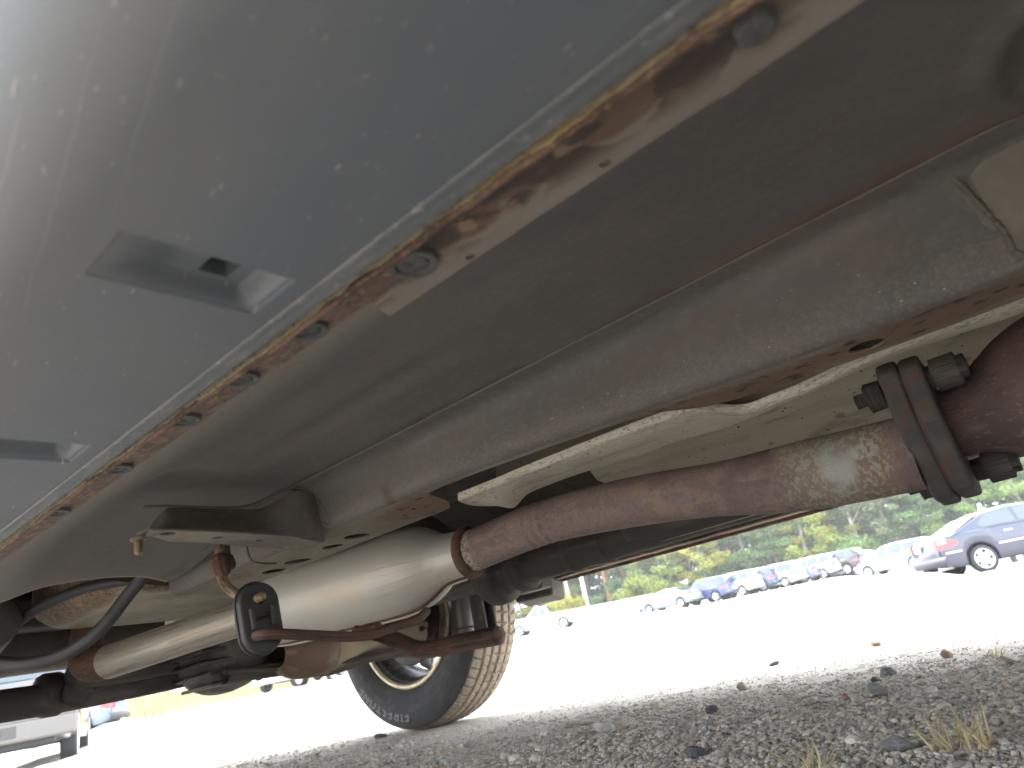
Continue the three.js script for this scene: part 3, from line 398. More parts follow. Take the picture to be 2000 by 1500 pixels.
{
  const pts = [[0.742, 0.2955, -0.715], [0.7435, 0.297, -0.69], [0.755, 0.304, -0.582], [0.765, 0.2995, -0.49], [0.775, 0.291, -0.408], [0.785, 0.273, -0.287], [0.794, 0.2655, -0.209], [0.8, 0.261, -0.14]];
  const bead = (t, c) => Math.exp(-Math.pow((t - c) / 0.007, 2));
  const rad = (t) => 0.0285 + 0.0015 * ss(0.2, 0.5, t) + 0.0075 * ss(0.6, 0.86, t) + 0.0008 * (bead(t, 0.2) + bead(t, 0.222) + bead(t, 0.244)) - 0.0014 * (bead(t, 0.211) + bead(t, 0.233) + bead(t, 0.255)) ;
  part('front_pipe', tube(pts, rad, 260, 56, false, true), M.pipe);
  const A = [0.742, 0.2955, -0.715], B = [0.69, 0.3025, -1.18];
  const P = [[-0.012, 0.0335], [-0.006, 0.0355], [0, 0.0335], [0.02, 0.034], [0.034, 0.0355], [0.047, 0.04], [0.062, 0.0485], [0.078, 0.056], [0.095, 0.0605], [0.115, 0.0632], [0.15, 0.0645], [0.25, 0.065], [0.35, 0.0645], [0.4, 0.063], [0.43, 0.058], [0.45, 0.048], [0.466, 0.036], [0.48, 0.0315], [0.5, 0.031]];
  const PP = smoothProf(P, 90), res = part('resonator', turned(PP, A, B, 64, (a, u) => [u, a / 0.5]), M.steel);
  part('weld_ring', turned([[-0.013, 0.0285], [-0.0125, 0.0335], [-0.009, 0.0362], [-0.005, 0.0366], [-0.001, 0.036], [0.001, 0.034]], A, B, 40), M.rust, res);
  // rolled long seam: a rust-brown fold and its bright hem, low on the side
  const a = new THREE.Vector3(...A), d = new THREE.Vector3(...B).sub(a).normalize(), n = new THREE.Vector3(0, 1, 0).cross(d).normalize(), b = d.clone().cross(n);
  const seamAt = (x, off, ang) => { let k = 1; while (k < PP.length - 1 && PP[k][0] < x) k++; const r = PP[k][1] + off, p = a.clone().addScaledVector(d, x).addScaledVector(n, Math.cos(ang) * r).addScaledVector(b, Math.sin(ang) * r); return [p.x, p.y, p.z]; };
  const ANG = -78 * D;
  for (const [nm, off, da, r, mt] of [['seam_fold', 0.0008, 0, 0.0022, M.rust], ['seam_hem', 0.0018, -0.11, 0.0024, M.steel]]) part(nm, tube(Array.from({ length: 26 }, (_, i) => seamAt(0.004 + i * 0.0176, off, ANG + da)), r, 80, 8), mt, res);
  part('tail_pipe', tube([[0.692, 0.3022, -1.16], [0.66, 0.2975, -1.27], [0.6, 0.2865, -1.44], [0.575, 0.282, -1.515]], 0.0305, 40, 40, true, true), M.tail);
  part('tail_pipe_elbow', tube([[0.5765, 0.2823, -1.51], [0.566, 0.281, -1.545], [0.561, 0.292, -1.58], [0.566, 0.325, -1.6], [0.578, 0.37, -1.61], [0.62, 0.42, -1.66]], 0.0298, 40, 32), M.rust);
  part('elbow_grommet', [box(0.08, 0.035, 0.05, 0.635, 0.385, -1.58, 0.012, 0.3), box(0.03, 0.07, 0.05, 0.655, 0.4, -1.58, 0.01, 0.3)], M.rubber);
  // hangers
  const hn = part('rubber_hanger', (() => {
    const s = new THREE.Shape(), w = 0.0205, hh = 0.0165; s.moveTo(-w, -hh); s.lineTo(-w, hh); s.absarc(0, hh, w, Math.PI, 0, true); s.lineTo(w, -hh); s.absarc(0, -hh, w, 0, -Math.PI, true);
    const hole = (x, y, r) => { const p = new THREE.Path(); p.absellipse(x, y, r, r, 0, Math.PI * 2, true); s.holes.push(p); };
    hole(0, 0.02, 0.0052); hole(0.001, -0.019, 0.0058);
    const q = new THREE.Path(); q.moveTo(-0.012, -0.0045); q.lineTo(0.012, -0.0028); q.lineTo(0.0125, 0.0062); q.lineTo(0.004, 0.0036); q.lineTo(-0.0115, 0.0032); q.closePath(); s.holes.push(q);
    const g = new THREE.ExtrudeGeometry(s, { depth: 0.009, bevelEnabled: true, bevelSize: 0.0035, bevelThickness: 0.003, bevelSegments: 4, curveSegments: 24 }); g.translate(0, 0, -0.011); g.rotateZ(0.1); g.rotateY(-0.12); g.translate(0.4675, 0.2465, -0.793);
    const rim = (dx) => tube([[dx, -0.011, 0], [dx, 0.011, 0]], 0.0035, 8, 8); const k = merge([rim(-0.0125), rim(0.0125)]); k.rotateZ(0.1); k.rotateY(-0.12); k.translate(0.4675, 0.2465, -0.79);
    const band = tube(Array.from({ length: 41 }, (_, i) => { const t = i / 40 * 2 * Math.PI, c = Math.cos(t), y = Math.sin(t); return [0.0245 * c, 0.0245 * y + 0.0165 * Math.sign(y) * ss(0, 0.3, Math.abs(y)), -0.012]; }), 0.0022, 60, 6, false); band.rotateZ(0.1); band.rotateY(-0.12); band.translate(0.4675, 0.2465, -0.793);
    return merge([clean(g.toNonIndexed ? (g.index ? g.toNonIndexed() : g) : g), k, band]);
  })(), M.rubber);
  part('hanger_pin', [tube([[0.4665, 0.2675, -0.815], [0.463, 0.268, -0.79], [0.4622, 0.2682, -0.783]], 0.0052, 12, 18), turned([[0, 0.0052], [0.002, 0.0054], [0.005, 0.0048], [0.0066, 0.003], [0.007, 0]], [0.4622, 0.2682, -0.784], [0.461, 0.2684, -0.75], 18)], M.brass, hn);
  part('hanger_hook', tube([[0.482, 0.372, -0.905], [0.478, 0.345, -0.903], [0.4765, 0.32, -0.9], [0.479, 0.302, -0.893], [0.484, 0.287, -0.875], [0.482, 0.276, -0.85], [0.471, 0.2685, -0.82]], 0.0062, 50, 16), M.hook = bake(128, 256, [0, 1], [0, 1], (s, t, o) => { const a = fbm(s * 8, t * 60, 4), b = fbm(s * 30, t * 260, 3); o[0] = 0.27; o[1] = 0.2; o[2] = 0.13; mix(o, RUST, ss(0.45, 0.65, a)); mix(o, [0.36, 0.29, 0.2], ss(0.55, 0.75, b) * 0.6); o[3] = b; o[4] = 0.7; }, { bump: 0.0006 }));
  part('hook_weld', [tube([[0.4775, 0.339, -0.903], [0.476, 0.328, -0.897], [0.478, 0.318, -0.896]], (t) => 0.0085 + 0.004 * fbm(t * 6, 3, 2), 24, 12), tube([[0.489, 0.34, -0.905], [0.49, 0.328, -0.9]], 0.008, 10, 10)], M.rust);
  part('hook_bracket', [box(0.011, 0.06, 0.01, 0.4895, 0.367, -0.908, 0.004)], M.dust);
  part('hanger_rod', tube([[0.459, 0.2265, -0.797], [0.459, 0.226, -0.783], [0.4625, 0.2255, -0.776], [0.475, 0.224, -0.775], [0.52, 0.2175, -0.775], [0.58, 0.2095, -0.775], [0.61, 0.209, -0.776], [0.64, 0.2135, -0.777], [0.69, 0.2205, -0.78], [0.72, 0.231, -0.79]], 0.0062, 70, 18), M.rust);
  part('rod_weld', tube([[0.585, 0.2165, -0.779], [0.602, 0.2165, -0.78], [0.625, 0.218, -0.781]], (t) => 0.0035 + 0.004 * fbm(t * 9, 5, 2), 30, 12), M.rust);
}
{ // bolted flange between front pipe and converter: two ears up-left and down-right, set square to the pipe
  M.crust = bake(256, 256, [0, 0.2], [0, 0.2], (s, t, o) => { const a = fbm(s * 60, t * 60, 4), b = fbm(s * 420, t * 420, 4); o[0] = 0.085; o[1] = 0.078; o[2] = 0.075; mix(o, [0.15, 0.132, 0.12], ss(0.45, 0.7, a) * 0.7); mix(o, [0.13, 0.075, 0.052], ss(0.5, 0.7, b) * 0.65); o[3] = b * 0.6 + a * 0.4; o[4] = 0.9; }, { bump: 0.004 });
  const ear = (th, z, k = 1) => { const s = new THREE.Shape(); const L = 0.064 * k, r0 = 0.046 * k, re = 0.02 * k; const pts = []; for (let i = 0; i <= 48; i++) { const a = i / 48 * 2 * Math.PI, c = Math.cos(a), q = Math.sin(a); pts.push(new THREE.Vector2((L + re * 0.9) * Math.sign(c) * Math.pow(Math.abs(c), 0.75) + 0.0016 * (h2(i, 3) - 0.5), lerp(r0, re, ss(0.35, 0.95, Math.abs(c))) * Math.sign(q) * Math.pow(Math.abs(q), 0.7) + 0.0016 * (h2(i, 9) - 0.5))); } s.setFromPoints(pts);
    const g = new THREE.ExtrudeGeometry(s, { depth: th, bevelEnabled: true, bevelSize: 0.004, bevelThickness: 0.004, bevelSegments: 3, curveSegments: 6 }); g.rotateZ(-48 * D); g.rotateY(4 * D); g.translate(0.809, 0.277, z); return g; };
  const fl = part('pipe_flange', [ear(0.011, -0.139), ear(0.011, -0.119, 0.97)], M.crust);
  part('flange_gasket', ear(0.0035, -0.1235, 0.93), M.rust, fl);
  const ex = [0.058 * Math.cos(48 * D), -0.058 * Math.sin(48 * D)];
  for (const s of [-1, 1]) {
    const x = 0.809 + s * ex[0], y = 0.277 + s * ex[1];
    const nut = new THREE.CylinderGeometry(0.0145, 0.0155, 0.016, 6, 1); nut.rotateX(Math.PI / 2); nut.translate(x, y, -0.15);
    const tip = new THREE.CylinderGeometry(0.0072, 0.0076, 0.012, 14); tip.rotateX(Math.PI / 2); tip.translate(x, y, -0.163);
    part('nut', [nut, tip], M.crust, fl);
    part('spring_bolt', turned([[0, 0.011], [0.01, 0.0115], [0.011, 0.0165], [0.032, 0.0165], [0.033, 0.012], [0.039, 0.012], [0.04, 0]], [x, y, -0.106], [x, y, 1], 12), M.crust, fl);
  }
  part('catalytic_converter', turned(smoothProf([[0, 0.034], [0.02, 0.036], [0.04, 0.045], [0.07, 0.062], [0.1, 0.071], [0.13, 0.073], [0.14, 0.076], [0.15, 0.073], [0.35, 0.073], [0.42, 0.06], [0.45, 0.03]], 60), [0.812, 0.279, -0.108], [0.87, 0.305, 0.3], 48, (a, u) => [u * 1.2, a * 3]), bake(512, 512, [0, 1], [0, 1], (s, t, o) => { const a = fbm(s * 9, t * 9, 4), b = fbm(s * 70, t * 70, 3); o[0] = 0.15; o[1] = 0.098; o[2] = 0.088; mix(o, [0.085, 0.064, 0.062], ss(0.4, 0.65, a) * 0.8); mix(o, [0.25, 0.17, 0.14], ss(0.62, 0.78, b) * 0.5); o[3] = b; o[4] = 0.75; }, { bump: 0.0006, metalness: 0.25 }));
}
{ // fuel tank between floor edge and axle: rusty shoulders round a paler pressed plateau
  M.tank = bake(512, 512, [0.42, 0.98], [-1.66, -1.14], (x, z, o) => {
    const a = fbm(x * 30, z * 30, 4), n = fbm(x * 240, z * 240, 4), e = Math.max(Math.abs((x - 0.7) / 0.25), Math.abs((z + 1.41) / 0.215)) + 0.05 * (a - 0.5);
    o[0] = 0.33; o[1] = 0.3; o[2] = 0.23; mix(o, [0.24, 0.21, 0.17], ss(0.4, 0.7, a) * 0.6); mix(o, [0.42, 0.38, 0.28], ss(0.07, 0.01, Math.abs(e - 0.78)) * 0.6); const k = ss(0.78, 0.9, e); mix(o, [0.22, 0.135, 0.08], k * 0.9); mix(o, RUST, k * ss(0.4, 0.65, n) * 0.9); mix(o, [0.3, 0.22, 0.17], k * ss(0.6, 0.75, fbm(x * 90, z * 90 + 3, 3)) * 0.6); o[3] = n; o[4] = 0.7;
  }, { bump: 0.0008 });
  part('fuel_tank', grid(96, 40, (u, v) => { // underside and side walls of a pressed shell
    const t = u * 2 * Math.PI, c = Math.cos(t), q = Math.sin(t), k = Math.pow(Math.pow(Math.abs(c), 5) + Math.pow(Math.abs(q), 5), -0.2), f = v * 1.16, w = Math.min(f, 1) * (f < 1 ? 1 : 1);
    const x = 0.7 + 0.25 * c * k * w, z = -1.41 + 0.215 * q * k * w, over = Math.max(0, f - 0.84) / 0.32;
    const y = 0.356 + 0.1 * Math.pow(clamp(over), 1.7) - 0.006 * ss(0.72, 0.66, f) + 0.02 * ss(0.75, 0.95, x);
    return [x, y, z, (x - 0.42) / 0.56 + (y - 0.356) * 0.9 * c, (z + 1.66) / 0.52 + (y - 0.356) * 0.9 * q];
  }), M.tank);
  part('tank_pipe_hose', tube([[0.482, 0.37, -1.13], [0.47, 0.345, -1.165], [0.446, 0.303, -1.205], [0.415, 0.279, -1.25], [0.375, 0.275, -1.29], [0.335, 0.29, -1.33], [0.3, 0.31, -1.36]], 0.0098, 50, 16), M.hose = plain(0.04, 0.04, 0.041, 0.6));
  part('brake_hose', tube([[0.5, 0.37, -1.16], [0.45, 0.38, -1.3], [0.42, 0.37, -1.4], [0.395, 0.35, -1.46]], 0.009, 30, 12), M.rubber);
}
{ // rear axle, differential with cooling ribs, propeller shaft and links
  part('axle_beam', [tube([[0.24, 0.262, -1.93], [0.6, 0.256, -1.93], [0.95, 0.268, -1.93]], 0.034, 30, 24), tube([[0.6, 0.265, -1.94], [0.63, 0.265, -1.94]], 0.047, 4, 24), tube([[0.64, 0.295, -1.88], [0.75, 0.292, -1.88], [0.92, 0.3, -1.9]], 0.03, 20, 16)], M.dark);
  part('rear_silencer', turned(smoothProf([[0, 0.02], [0.004, 0.07], [0.015, 0.092], [0.03, 0.095], [0.034, 0.1], [0.04, 0.095], [0.5, 0.095], [0.506, 0.1], [0.512, 0.095], [0.53, 0.09], [0.538, 0.06], [0.54, 0]], 60), [0.4, 0.42, -2.16], [1, 0.42, -2.16], 36, (a, u) => [u * 0.6, a]), M.under);
  part('axle_bushing', turned([[-0.012, 0], [-0.012, 0.02], [-0.008, 0.03], [0.008, 0.031], [0.012, 0.02], [0.012, 0]], [0.65, 0.26, -1.885], [0.65, 0.2, -1.4], 24), M.dark);
  const df = part('differential', turned(smoothProf([[-0.16, 0.03], [-0.15, 0.07], [-0.12, 0.095], [-0.06, 0.112], [0, 0.118], [0.05, 0.115], [0.09, 0.095], [0.1, 0.05], [0.105, 0]], 40), [0.985, 0.318, -1.87], [0.985, 0.302, -2.5], 40, (a, u) => [u, a * 2.5]), M.alu = bake(256, 256, [0, 0.4], [0, 0.4], (s, t, o) => { const a = fbm(s * 30, t * 30, 4), b = fbm(s * 160, t * 160, 3); o[0] = 0.2; o[1] = 0.185; o[2] = 0.17; mix(o, [0.085, 0.077, 0.07], ss(0.4, 0.65, a) * 0.8); mix(o, [0.24, 0.22, 0.19], ss(0.62, 0.8, b) * 0.4); o[3] = b; o[4] = 0.7; }, { bump: 0.001 }));
  for (let i = 0; i < 7; i++) { const y = 0.222 + i * 0.026, w = Math.sqrt(Math.max(0.001, 0.0152 - Math.pow(y - 0.318, 2))); part('cooling_rib', box(2 * w + 0.02, 0.008, 0.2, 0.985, y, -1.82, 0.003, 0, 0.04), M.alu, df); }
  for (const a of [0.3, 1.1, 2, 2.9, 3.9, 4.8, 5.6]) part('cover_bolt', turned([[0, 0], [0, 0.008], [0.01, 0.008], [0.012, 0]], [0.985 + 0.085 * Math.cos(a), 0.302 + 0.085 * Math.sin(a), -1.72], [0.985 + 0.085 * Math.cos(a), 0.302 + 0.085 * Math.sin(a), 0], 6), M.alu, df);
  const ps = part('propeller_shaft', tube([[1.1, 0.31, 0.5], [1.1, 0.309, -0.5], [1.1, 0.307, -0.96]], 0.036, 40, 32), M.dark);
  part('shaft_joint', turned(smoothProf([[-0.05, 0.036], [-0.04, 0.046], [-0.02, 0.047], [-0.01, 0.04], [0.01, 0.041], [0.02, 0.056], [0.035, 0.06], [0.055, 0.058], [0.06, 0.045], [0.075, 0.044], [0.08, 0.03], [0.09, 0.028]], 50), [1.1, 0.306, -0.945], [1.095, 0.305, -1.7], 36), M.dark, ps);
  part('shaft_joint', turned([[0, 0.036], [0.002, 0.039], [0.03, 0.039], [0.032, 0.0365], [0.07, 0.0365], [0.072, 0.04], [0.085, 0.04], [0.088, 0.036]], [1.1, 0.308, -0.71], [1.1, 0.308, -1.7], 36), M.dark, ps);
  part('rear_shaft', tube([[1.095, 0.305, -1.02], [1.04, 0.303, -1.45], [0.99, 0.302, -1.72]], 0.026, 20, 20), M.dark, ps);
  part('centre_bearing_bracket', [box(0.16, 0.012, 0.04, 1.1, 0.366, -0.985, 0.004), box(0.012, 0.06, 0.04, 1.025, 0.335, -0.985, 0.004), box(0.012, 0.06, 0.04, 1.175, 0.335, -0.985, 0.004, 0, 0.2)], M.dark, ps);
  // tan axle housing with its welded pan and the pressed arm below
  part('axle_housing', turned(smoothProf([[0, 0.03], [0.02, 0.05], [0.05, 0.062], [0.1, 0.066], [0.14, 0.0645], [0.145, 0.067], [0.152, 0.064], [0.2, 0.063], [0.26, 0.059], [0.3, 0.054], [0.38, 0.05], [0.52, 0.045]], 70), [1.0, 0.258, -1.64], [1.5, 0.27, -1.72], 40, (a, u) => [u * 0.4, a]), bake(256, 256, [0, 0.5], [0, 0.5], (s, t, o) => { const a = fbm(s * 30, t * 20, 4); o[0] = 0.5; o[1] = 0.42; o[2] = 0.31; mix(o, [0.34, 0.25, 0.18], ss(0.42, 0.66, a) * 0.7); mix(o, [0.14, 0.075, 0.05], ss(0.1, 0.05, Math.min(t, 0.5)) * 0.85); mix(o, [0.42, 0.36, 0.27], ss(0.6, 0.8, fbm(s * 60, t * 40 + 5, 3)) * 0.5); o[3] = a; o[4] = 0.6; }, { bump: 0.0006, metalness: 0.2 }));
  part('control_arm', [grid(40, 16, (u, v) => { const x = lerp(0.9, 1.5, u), w = (v - 0.5) * 2, z = lerp(-1.72, -1.63, u) + w * 0.045; return [x, lerp(0.216, 0.203, u) + 0.012 * ss(0.5, 1, Math.abs(w)) - 0.018 * Math.exp(-Math.pow((u - 0.45) / 0.12, 2)) + 0.004 * (fbm(x * 30, w, 2) - 0.5), z, x, z]; }), grid(40, 4, (u, v) => { const x = lerp(0.9, 1.5, u), z = lerp(-1.72, -1.63, u) + 0.045; return [x, lerp(0.228, 0.215, u) - 0.018 * Math.exp(-Math.pow((u - 0.45) / 0.12, 2)) + v * 0.016, z, x, v * 0.05]; }), tube([[0.88, 0.24, -1.665], [1.1, 0.221, -1.64], [1.3, 0.218, -1.61], [1.5, 0.222, -1.58]], 0.006, 30, 8)], M.under);
  part('trailing_link', tube([[1.27, 0.292, -1.66], [1.285, 0.27, -1.6], [1.3, 0.235, -1.535], [1.3, 0.211, -1.48], [1.3, 0.204, -1.42], [1.3, 0.203, -1.32], [1.3, 0.2, -1.195]], 0.0215, 60, 22), M.rust);
  part('link_bracket', [box(0.008, 0.15, 0.038, 1.318, 0.265, -1.262, 0.003), box(0.008, 0.15, 0.038, 1.352, 0.265, -1.262, 0.003), box(0.045, 0.15, 0.006, 1.335, 0.265, -1.28, 0.002)], M.dark);
  part('link_bolt', tube([[1.3, 0.208, -1.262], [1.365, 0.208, -1.262]], 0.008, 4, 12), M.brass);
  part('drive_axle', [tube([[1.06, 0.292, -1.8], [1.3, 0.298, -1.8], [1.42, 0.302, -1.8]], 0.02, 20, 18), turned(smoothProf([[0, 0.024], [0.01, 0.042], [0.02, 0.05], [0.06, 0.055], [0.1, 0.06], [0.14, 0.062]], 24), [1.4, 0.302, -1.8], [2, 0.32, -1.8], 30)], M.rust);
  part('shock_absorber', [tube([[1.45, 0.225, -1.45], [1.45, 0.36, -1.45], [1.45, 0.55, -1.45]], 0.035, 10, 28), tube([[1.45, 0.24, -1.45], [1.45, 0.225, -1.45]], 0.038, 4, 28)], plain(0.15, 0.135, 0.125, 0.4, 0.5));
  part('coil_spring', tube(Array.from({ length: 90 }, (_, i) => { const t = i / 89, a = t * 2 * Math.PI * 4.5; return [1.4 + 0.055 * Math.cos(a), 0.27 + 0.26 * t, -1.63 + 0.055 * Math.sin(a)]; }), 0.0075, 240, 8), M.rust);
  part('brake_line', tube([[1.45, 0.31, -1.36], [1.47, 0.29, -1.32], [1.5, 0.3, -1.28], [1.5, 0.33, -1.22], [1.44, 0.36, -1.15]], 0.006, 30, 8), M.rubber);
  part('arch_bracket', [box(0.09, 0.05, 0.11, 1.56, 0.295, -1.26, 0.008, 0.3, -0.15), box(0.05, 0.09, 0.1, 1.46, 0.335, -1.2, 0.008)], M.dark);
  part('trailing_link', tube([[0.36, 0.36, -1.42], [0.37, 0.34, -1.55], [0.38, 0.3, -1.7], [0.4, 0.27, -1.88]], 0.045, 20, 16), M.dark);
  part('coil_spring', tube(Array.from({ length: 90 }, (_, i) => { const t = i / 89, a = t * 2 * Math.PI * 4.5; return [0.36 + 0.05 * Math.cos(a), 0.32 + 0.22 * t, -1.66 + 0.05 * Math.sin(a)]; }), 0.009, 240, 8), M.dark);
  part('shock_absorber', tube([[0.37, 0.24, -1.62], [0.37, 0.5, -1.6]], 0.03, 8, 20), M.dark);
}
// ---- wheels
{
  const R = 0.335, W = 0.2;
  M.tyre = bake(512, 1024, [0, 1], [0, 2 * Math.PI], (s, t, o) => { // s: 0 inner bead .. 1 outer bead
    const tr = ss(0.285, 0.305, s) * ss(0.715, 0.695, s), a = fbm(s * 30, t * 10, 4), b = fbm(s * 160, t * 90, 3);
    o[0] = 0.05; o[1] = 0.05; o[2] = 0.053; mix(o, [0.085, 0.08, 0.075], ss(0.45, 0.75, a) * 0.6); mix(o, [0.12, 0.112, 0.1], ss(0.6, 0.8, b) * 0.3);
    const d = [0.34, 0.28, 0.21]; mix(o, d, tr * (0.7 + 0.3 * ss(0.3, 0.6, a))); mix(o, [0.13, 0.11, 0.09], tr * ss(0.55, 0.75, b) * 0.6); o[3] = b; o[4] = 0.85;
  }, { bump: 0.0004 });
  const prof = smoothProf([[-0.075, 0.212], [-0.087, 0.222], [-0.099, 0.25], [-0.103, 0.275], [-0.1, 0.3], [-0.093, 0.318], [-0.085, 0.326]], 40), tread = 70, side = prof.length - 1;
  const N = 840;
  const groove = (w, c, h) => ss(h, h * 0.6, Math.abs(w - c));
  const tyreGeo = grid(side * 2 + tread, N, (u, v) => {
    const i = Math.round(u * (side * 2 + tread)), th = v * 2 * Math.PI, k = Math.round(v * N) % N; let x, r, s;
    if (i <= side) { [x, r] = prof[i]; s = 0.29 * i / side; const q = i / side; r += 0; x -= 0.0012 * (ss(0.36, 0.38, q) * ss(0.405, 0.385, q) + ss(0.88, 0.9, q) * ss(0.93, 0.91, q)) * 1; }
    else if (i >= side + tread) { const j = 2 * side + tread - i;[x, r] = prof[j]; x = -x; s = 1 - 0.29 * j / side; }
    else {
      const w = (i - side) / tread * 2 - 1; x = w * 0.085; r = R - 0.009 * Math.pow(Math.abs(w), 4); s = 0.29 + 0.42 * (w + 1) / 2;
      let g = Math.max(groove(w, -0.56, 0.05), groove(w, -0.19, 0.055), groove(w, 0.19, 0.055), groove(w, 0.56, 0.05));
      const ph = (k + (Math.abs(w) > 0.56 ? 0 : Math.abs(w) > 0.19 ? 5 : 9) + 8 * w * Math.sign(w)) % 12; const aw = Math.abs(w);
      if (aw > 0.62 && ph < 2) g = Math.max(g, 0.9); else if (aw > 0.24 && aw < 0.42 && ph < 1.6) g = Math.max(g, 0.7); else if (aw < 0.1 && ph < 1.4 && w > -0.08) g = Math.max(g, 0.6);
      r -= 0.0075 * g;
    }
    return [x, r * Math.cos(th), r * Math.sin(th), s, v];
  });
  M.rimIn = bake(128, 128, [0, 1], [0, 1], (s, t, o) => { const a = fbm(s * 30, t * 12, 4); o[0] = o[1] = o[2] = 0.1; mix(o, [0.2, 0.18, 0.16], ss(0.45, 0.7, a) * 0.6); mix(o, [0.06, 0.04, 0.03], ss(0.6, 0.75, fbm(s * 60, t * 30, 3)) * 0.7); o[3] = a; o[4] = 0.5; }, { bump: 0.0004, metalness: 0.4 });
  M.rimLip = bake(128, 128, [0, 1], [0, 1], (s, t, o) => { const a = fbm(s * 40, t * 20, 4); o[0] = 0.58; o[1] = 0.5; o[2] = 0.33; mix(o, [0.35, 0.27, 0.17], ss(0.55, 0.75, a) * 0.6); o[3] = a; o[4] = 0.4; }, { metalness: 0.3 });
  M.alloy = plain(0.5, 0.5, 0.5, 0.3, 0.7);
  const wheel = new THREE.Group(); wheel.name = 'wheel'; suv.add(wheel); wheel.position.set(1.63 - OX, R - 0.004, -1.815 - OZ);
  const add = (n, g, m, p = wheel) => mesh(n, g, m, p);
  add('tyre', tyreGeo, M.tyre);
  const lathe = (P, m = 64) => turned(P, [0, 0, 0], [1, 0, 0], m, (a, u) => [u * 3, a * 5]);
  add('rim_barrel', lathe(smoothProf([[-0.079, 0.205], [-0.074, 0.2], [-0.06, 0.196], [-0.045, 0.186], [-0.02, 0.178], [0, 0.176], [0.012, 0.172], [0.03, 0.174], [0.05, 0.185], [0.07, 0.198], [0.08, 0.21]], 50)), M.rimIn);
  add('rim_lip', lathe(smoothProf([[-0.078, 0.206], [-0.0805, 0.2], [-0.085, 0.201], [-0.0885, 0.206], [-0.0885, 0.213], [-0.084, 0.2165], [-0.079, 0.215]], 24)), M.rimLip);
  const spk = []; for (let i = 0; i < 7; i++) { const g = box(0.024, 0.13, 0.062, 0.062, 0.118, 0, 0.01); g.rotateX(i * 2 * Math.PI / 7); spk.push(g); }
  spk.push(lathe([[0.04, 0], [0.04, 0.06], [0.05, 0.068], [0.076, 0.064], [0.08, 0.03], [0.08, 0]]));
  add('spoke_disc', spk, M.alloy);
  add('brake_drum', [lathe(smoothProf([[-0.09, 0.03], [-0.088, 0.07], [-0.07, 0.105], [-0.062, 0.128], [-0.045, 0.133], [0.02, 0.132], [0.03, 0.12], [0.032, 0.02]], 40))], M.rust);
  add('backing_plate', lathe([[-0.066, 0.05], [-0.064, 0.145], [-0.058, 0.15], [-0.052, 0.145]]), M.dark);
  // raised lettering on the inner sidewall, tops outward
  const font = await new FontLoader().loadAsync('fonts/droid/droid_sans_bold.typeface.json');
  const letters = []; let ang = 0; const A0 = 0.5 * D; // from the foot of the tyre
  for (const ch of 'FIRESTONE') {
    const g = new TextGeometry(ch, { font, size: 0.029, depth: 0.0016, curveSegments: 4, bevelEnabled: false }); g.computeBoundingBox(); const w = g.boundingBox.max.x - g.boundingBox.min.x;
    g.translate(-g.boundingBox.min.x - w / 2, 0, 0); g.scale(1.15, 1, 1); const th = ang + w * 0.6 / 0.288; ang += (w * 1.15 + 0.006) / 0.288;
    // local x -> tangent, y -> outward, z -> -x
    const m = new THREE.Matrix4().makeBasis(new THREE.Vector3(0, Math.sin(A0 + th), -Math.cos(A0 + th)), new THREE.Vector3(0, -Math.cos(A0 + th), -Math.sin(A0 + th)), new THREE.Vector3(-1, 0, 0)); m.setPosition(-0.1012, -0.274 * Math.cos(A0 + th), -0.274 * Math.sin(A0 + th)); g.applyMatrix4(m); letters.push(g);
  }
  const tail = box(0.0016, 0.034, 0.003, 0, -0.288, 0, 0.0007); tail.rotateX(0.35); tail.rotateX(-(A0 - 0.06)); tail.translate(-0.1015, 0, 0); letters.push(tail);
  add('tyre_lettering', letters, plain(0.17, 0.16, 0.155, 0.7));
  for (const [x, z, f] of [[1.63, 0.95, 0], [0.21, -1.815, 1], [0.21, 0.95, 1]]) { const w = wheel.clone(); w.name = 'wheel'; w.position.set(x - OX, R - 0.004, z - OZ); if (f) w.rotation.y = Math.PI; suv.add(w); }
}
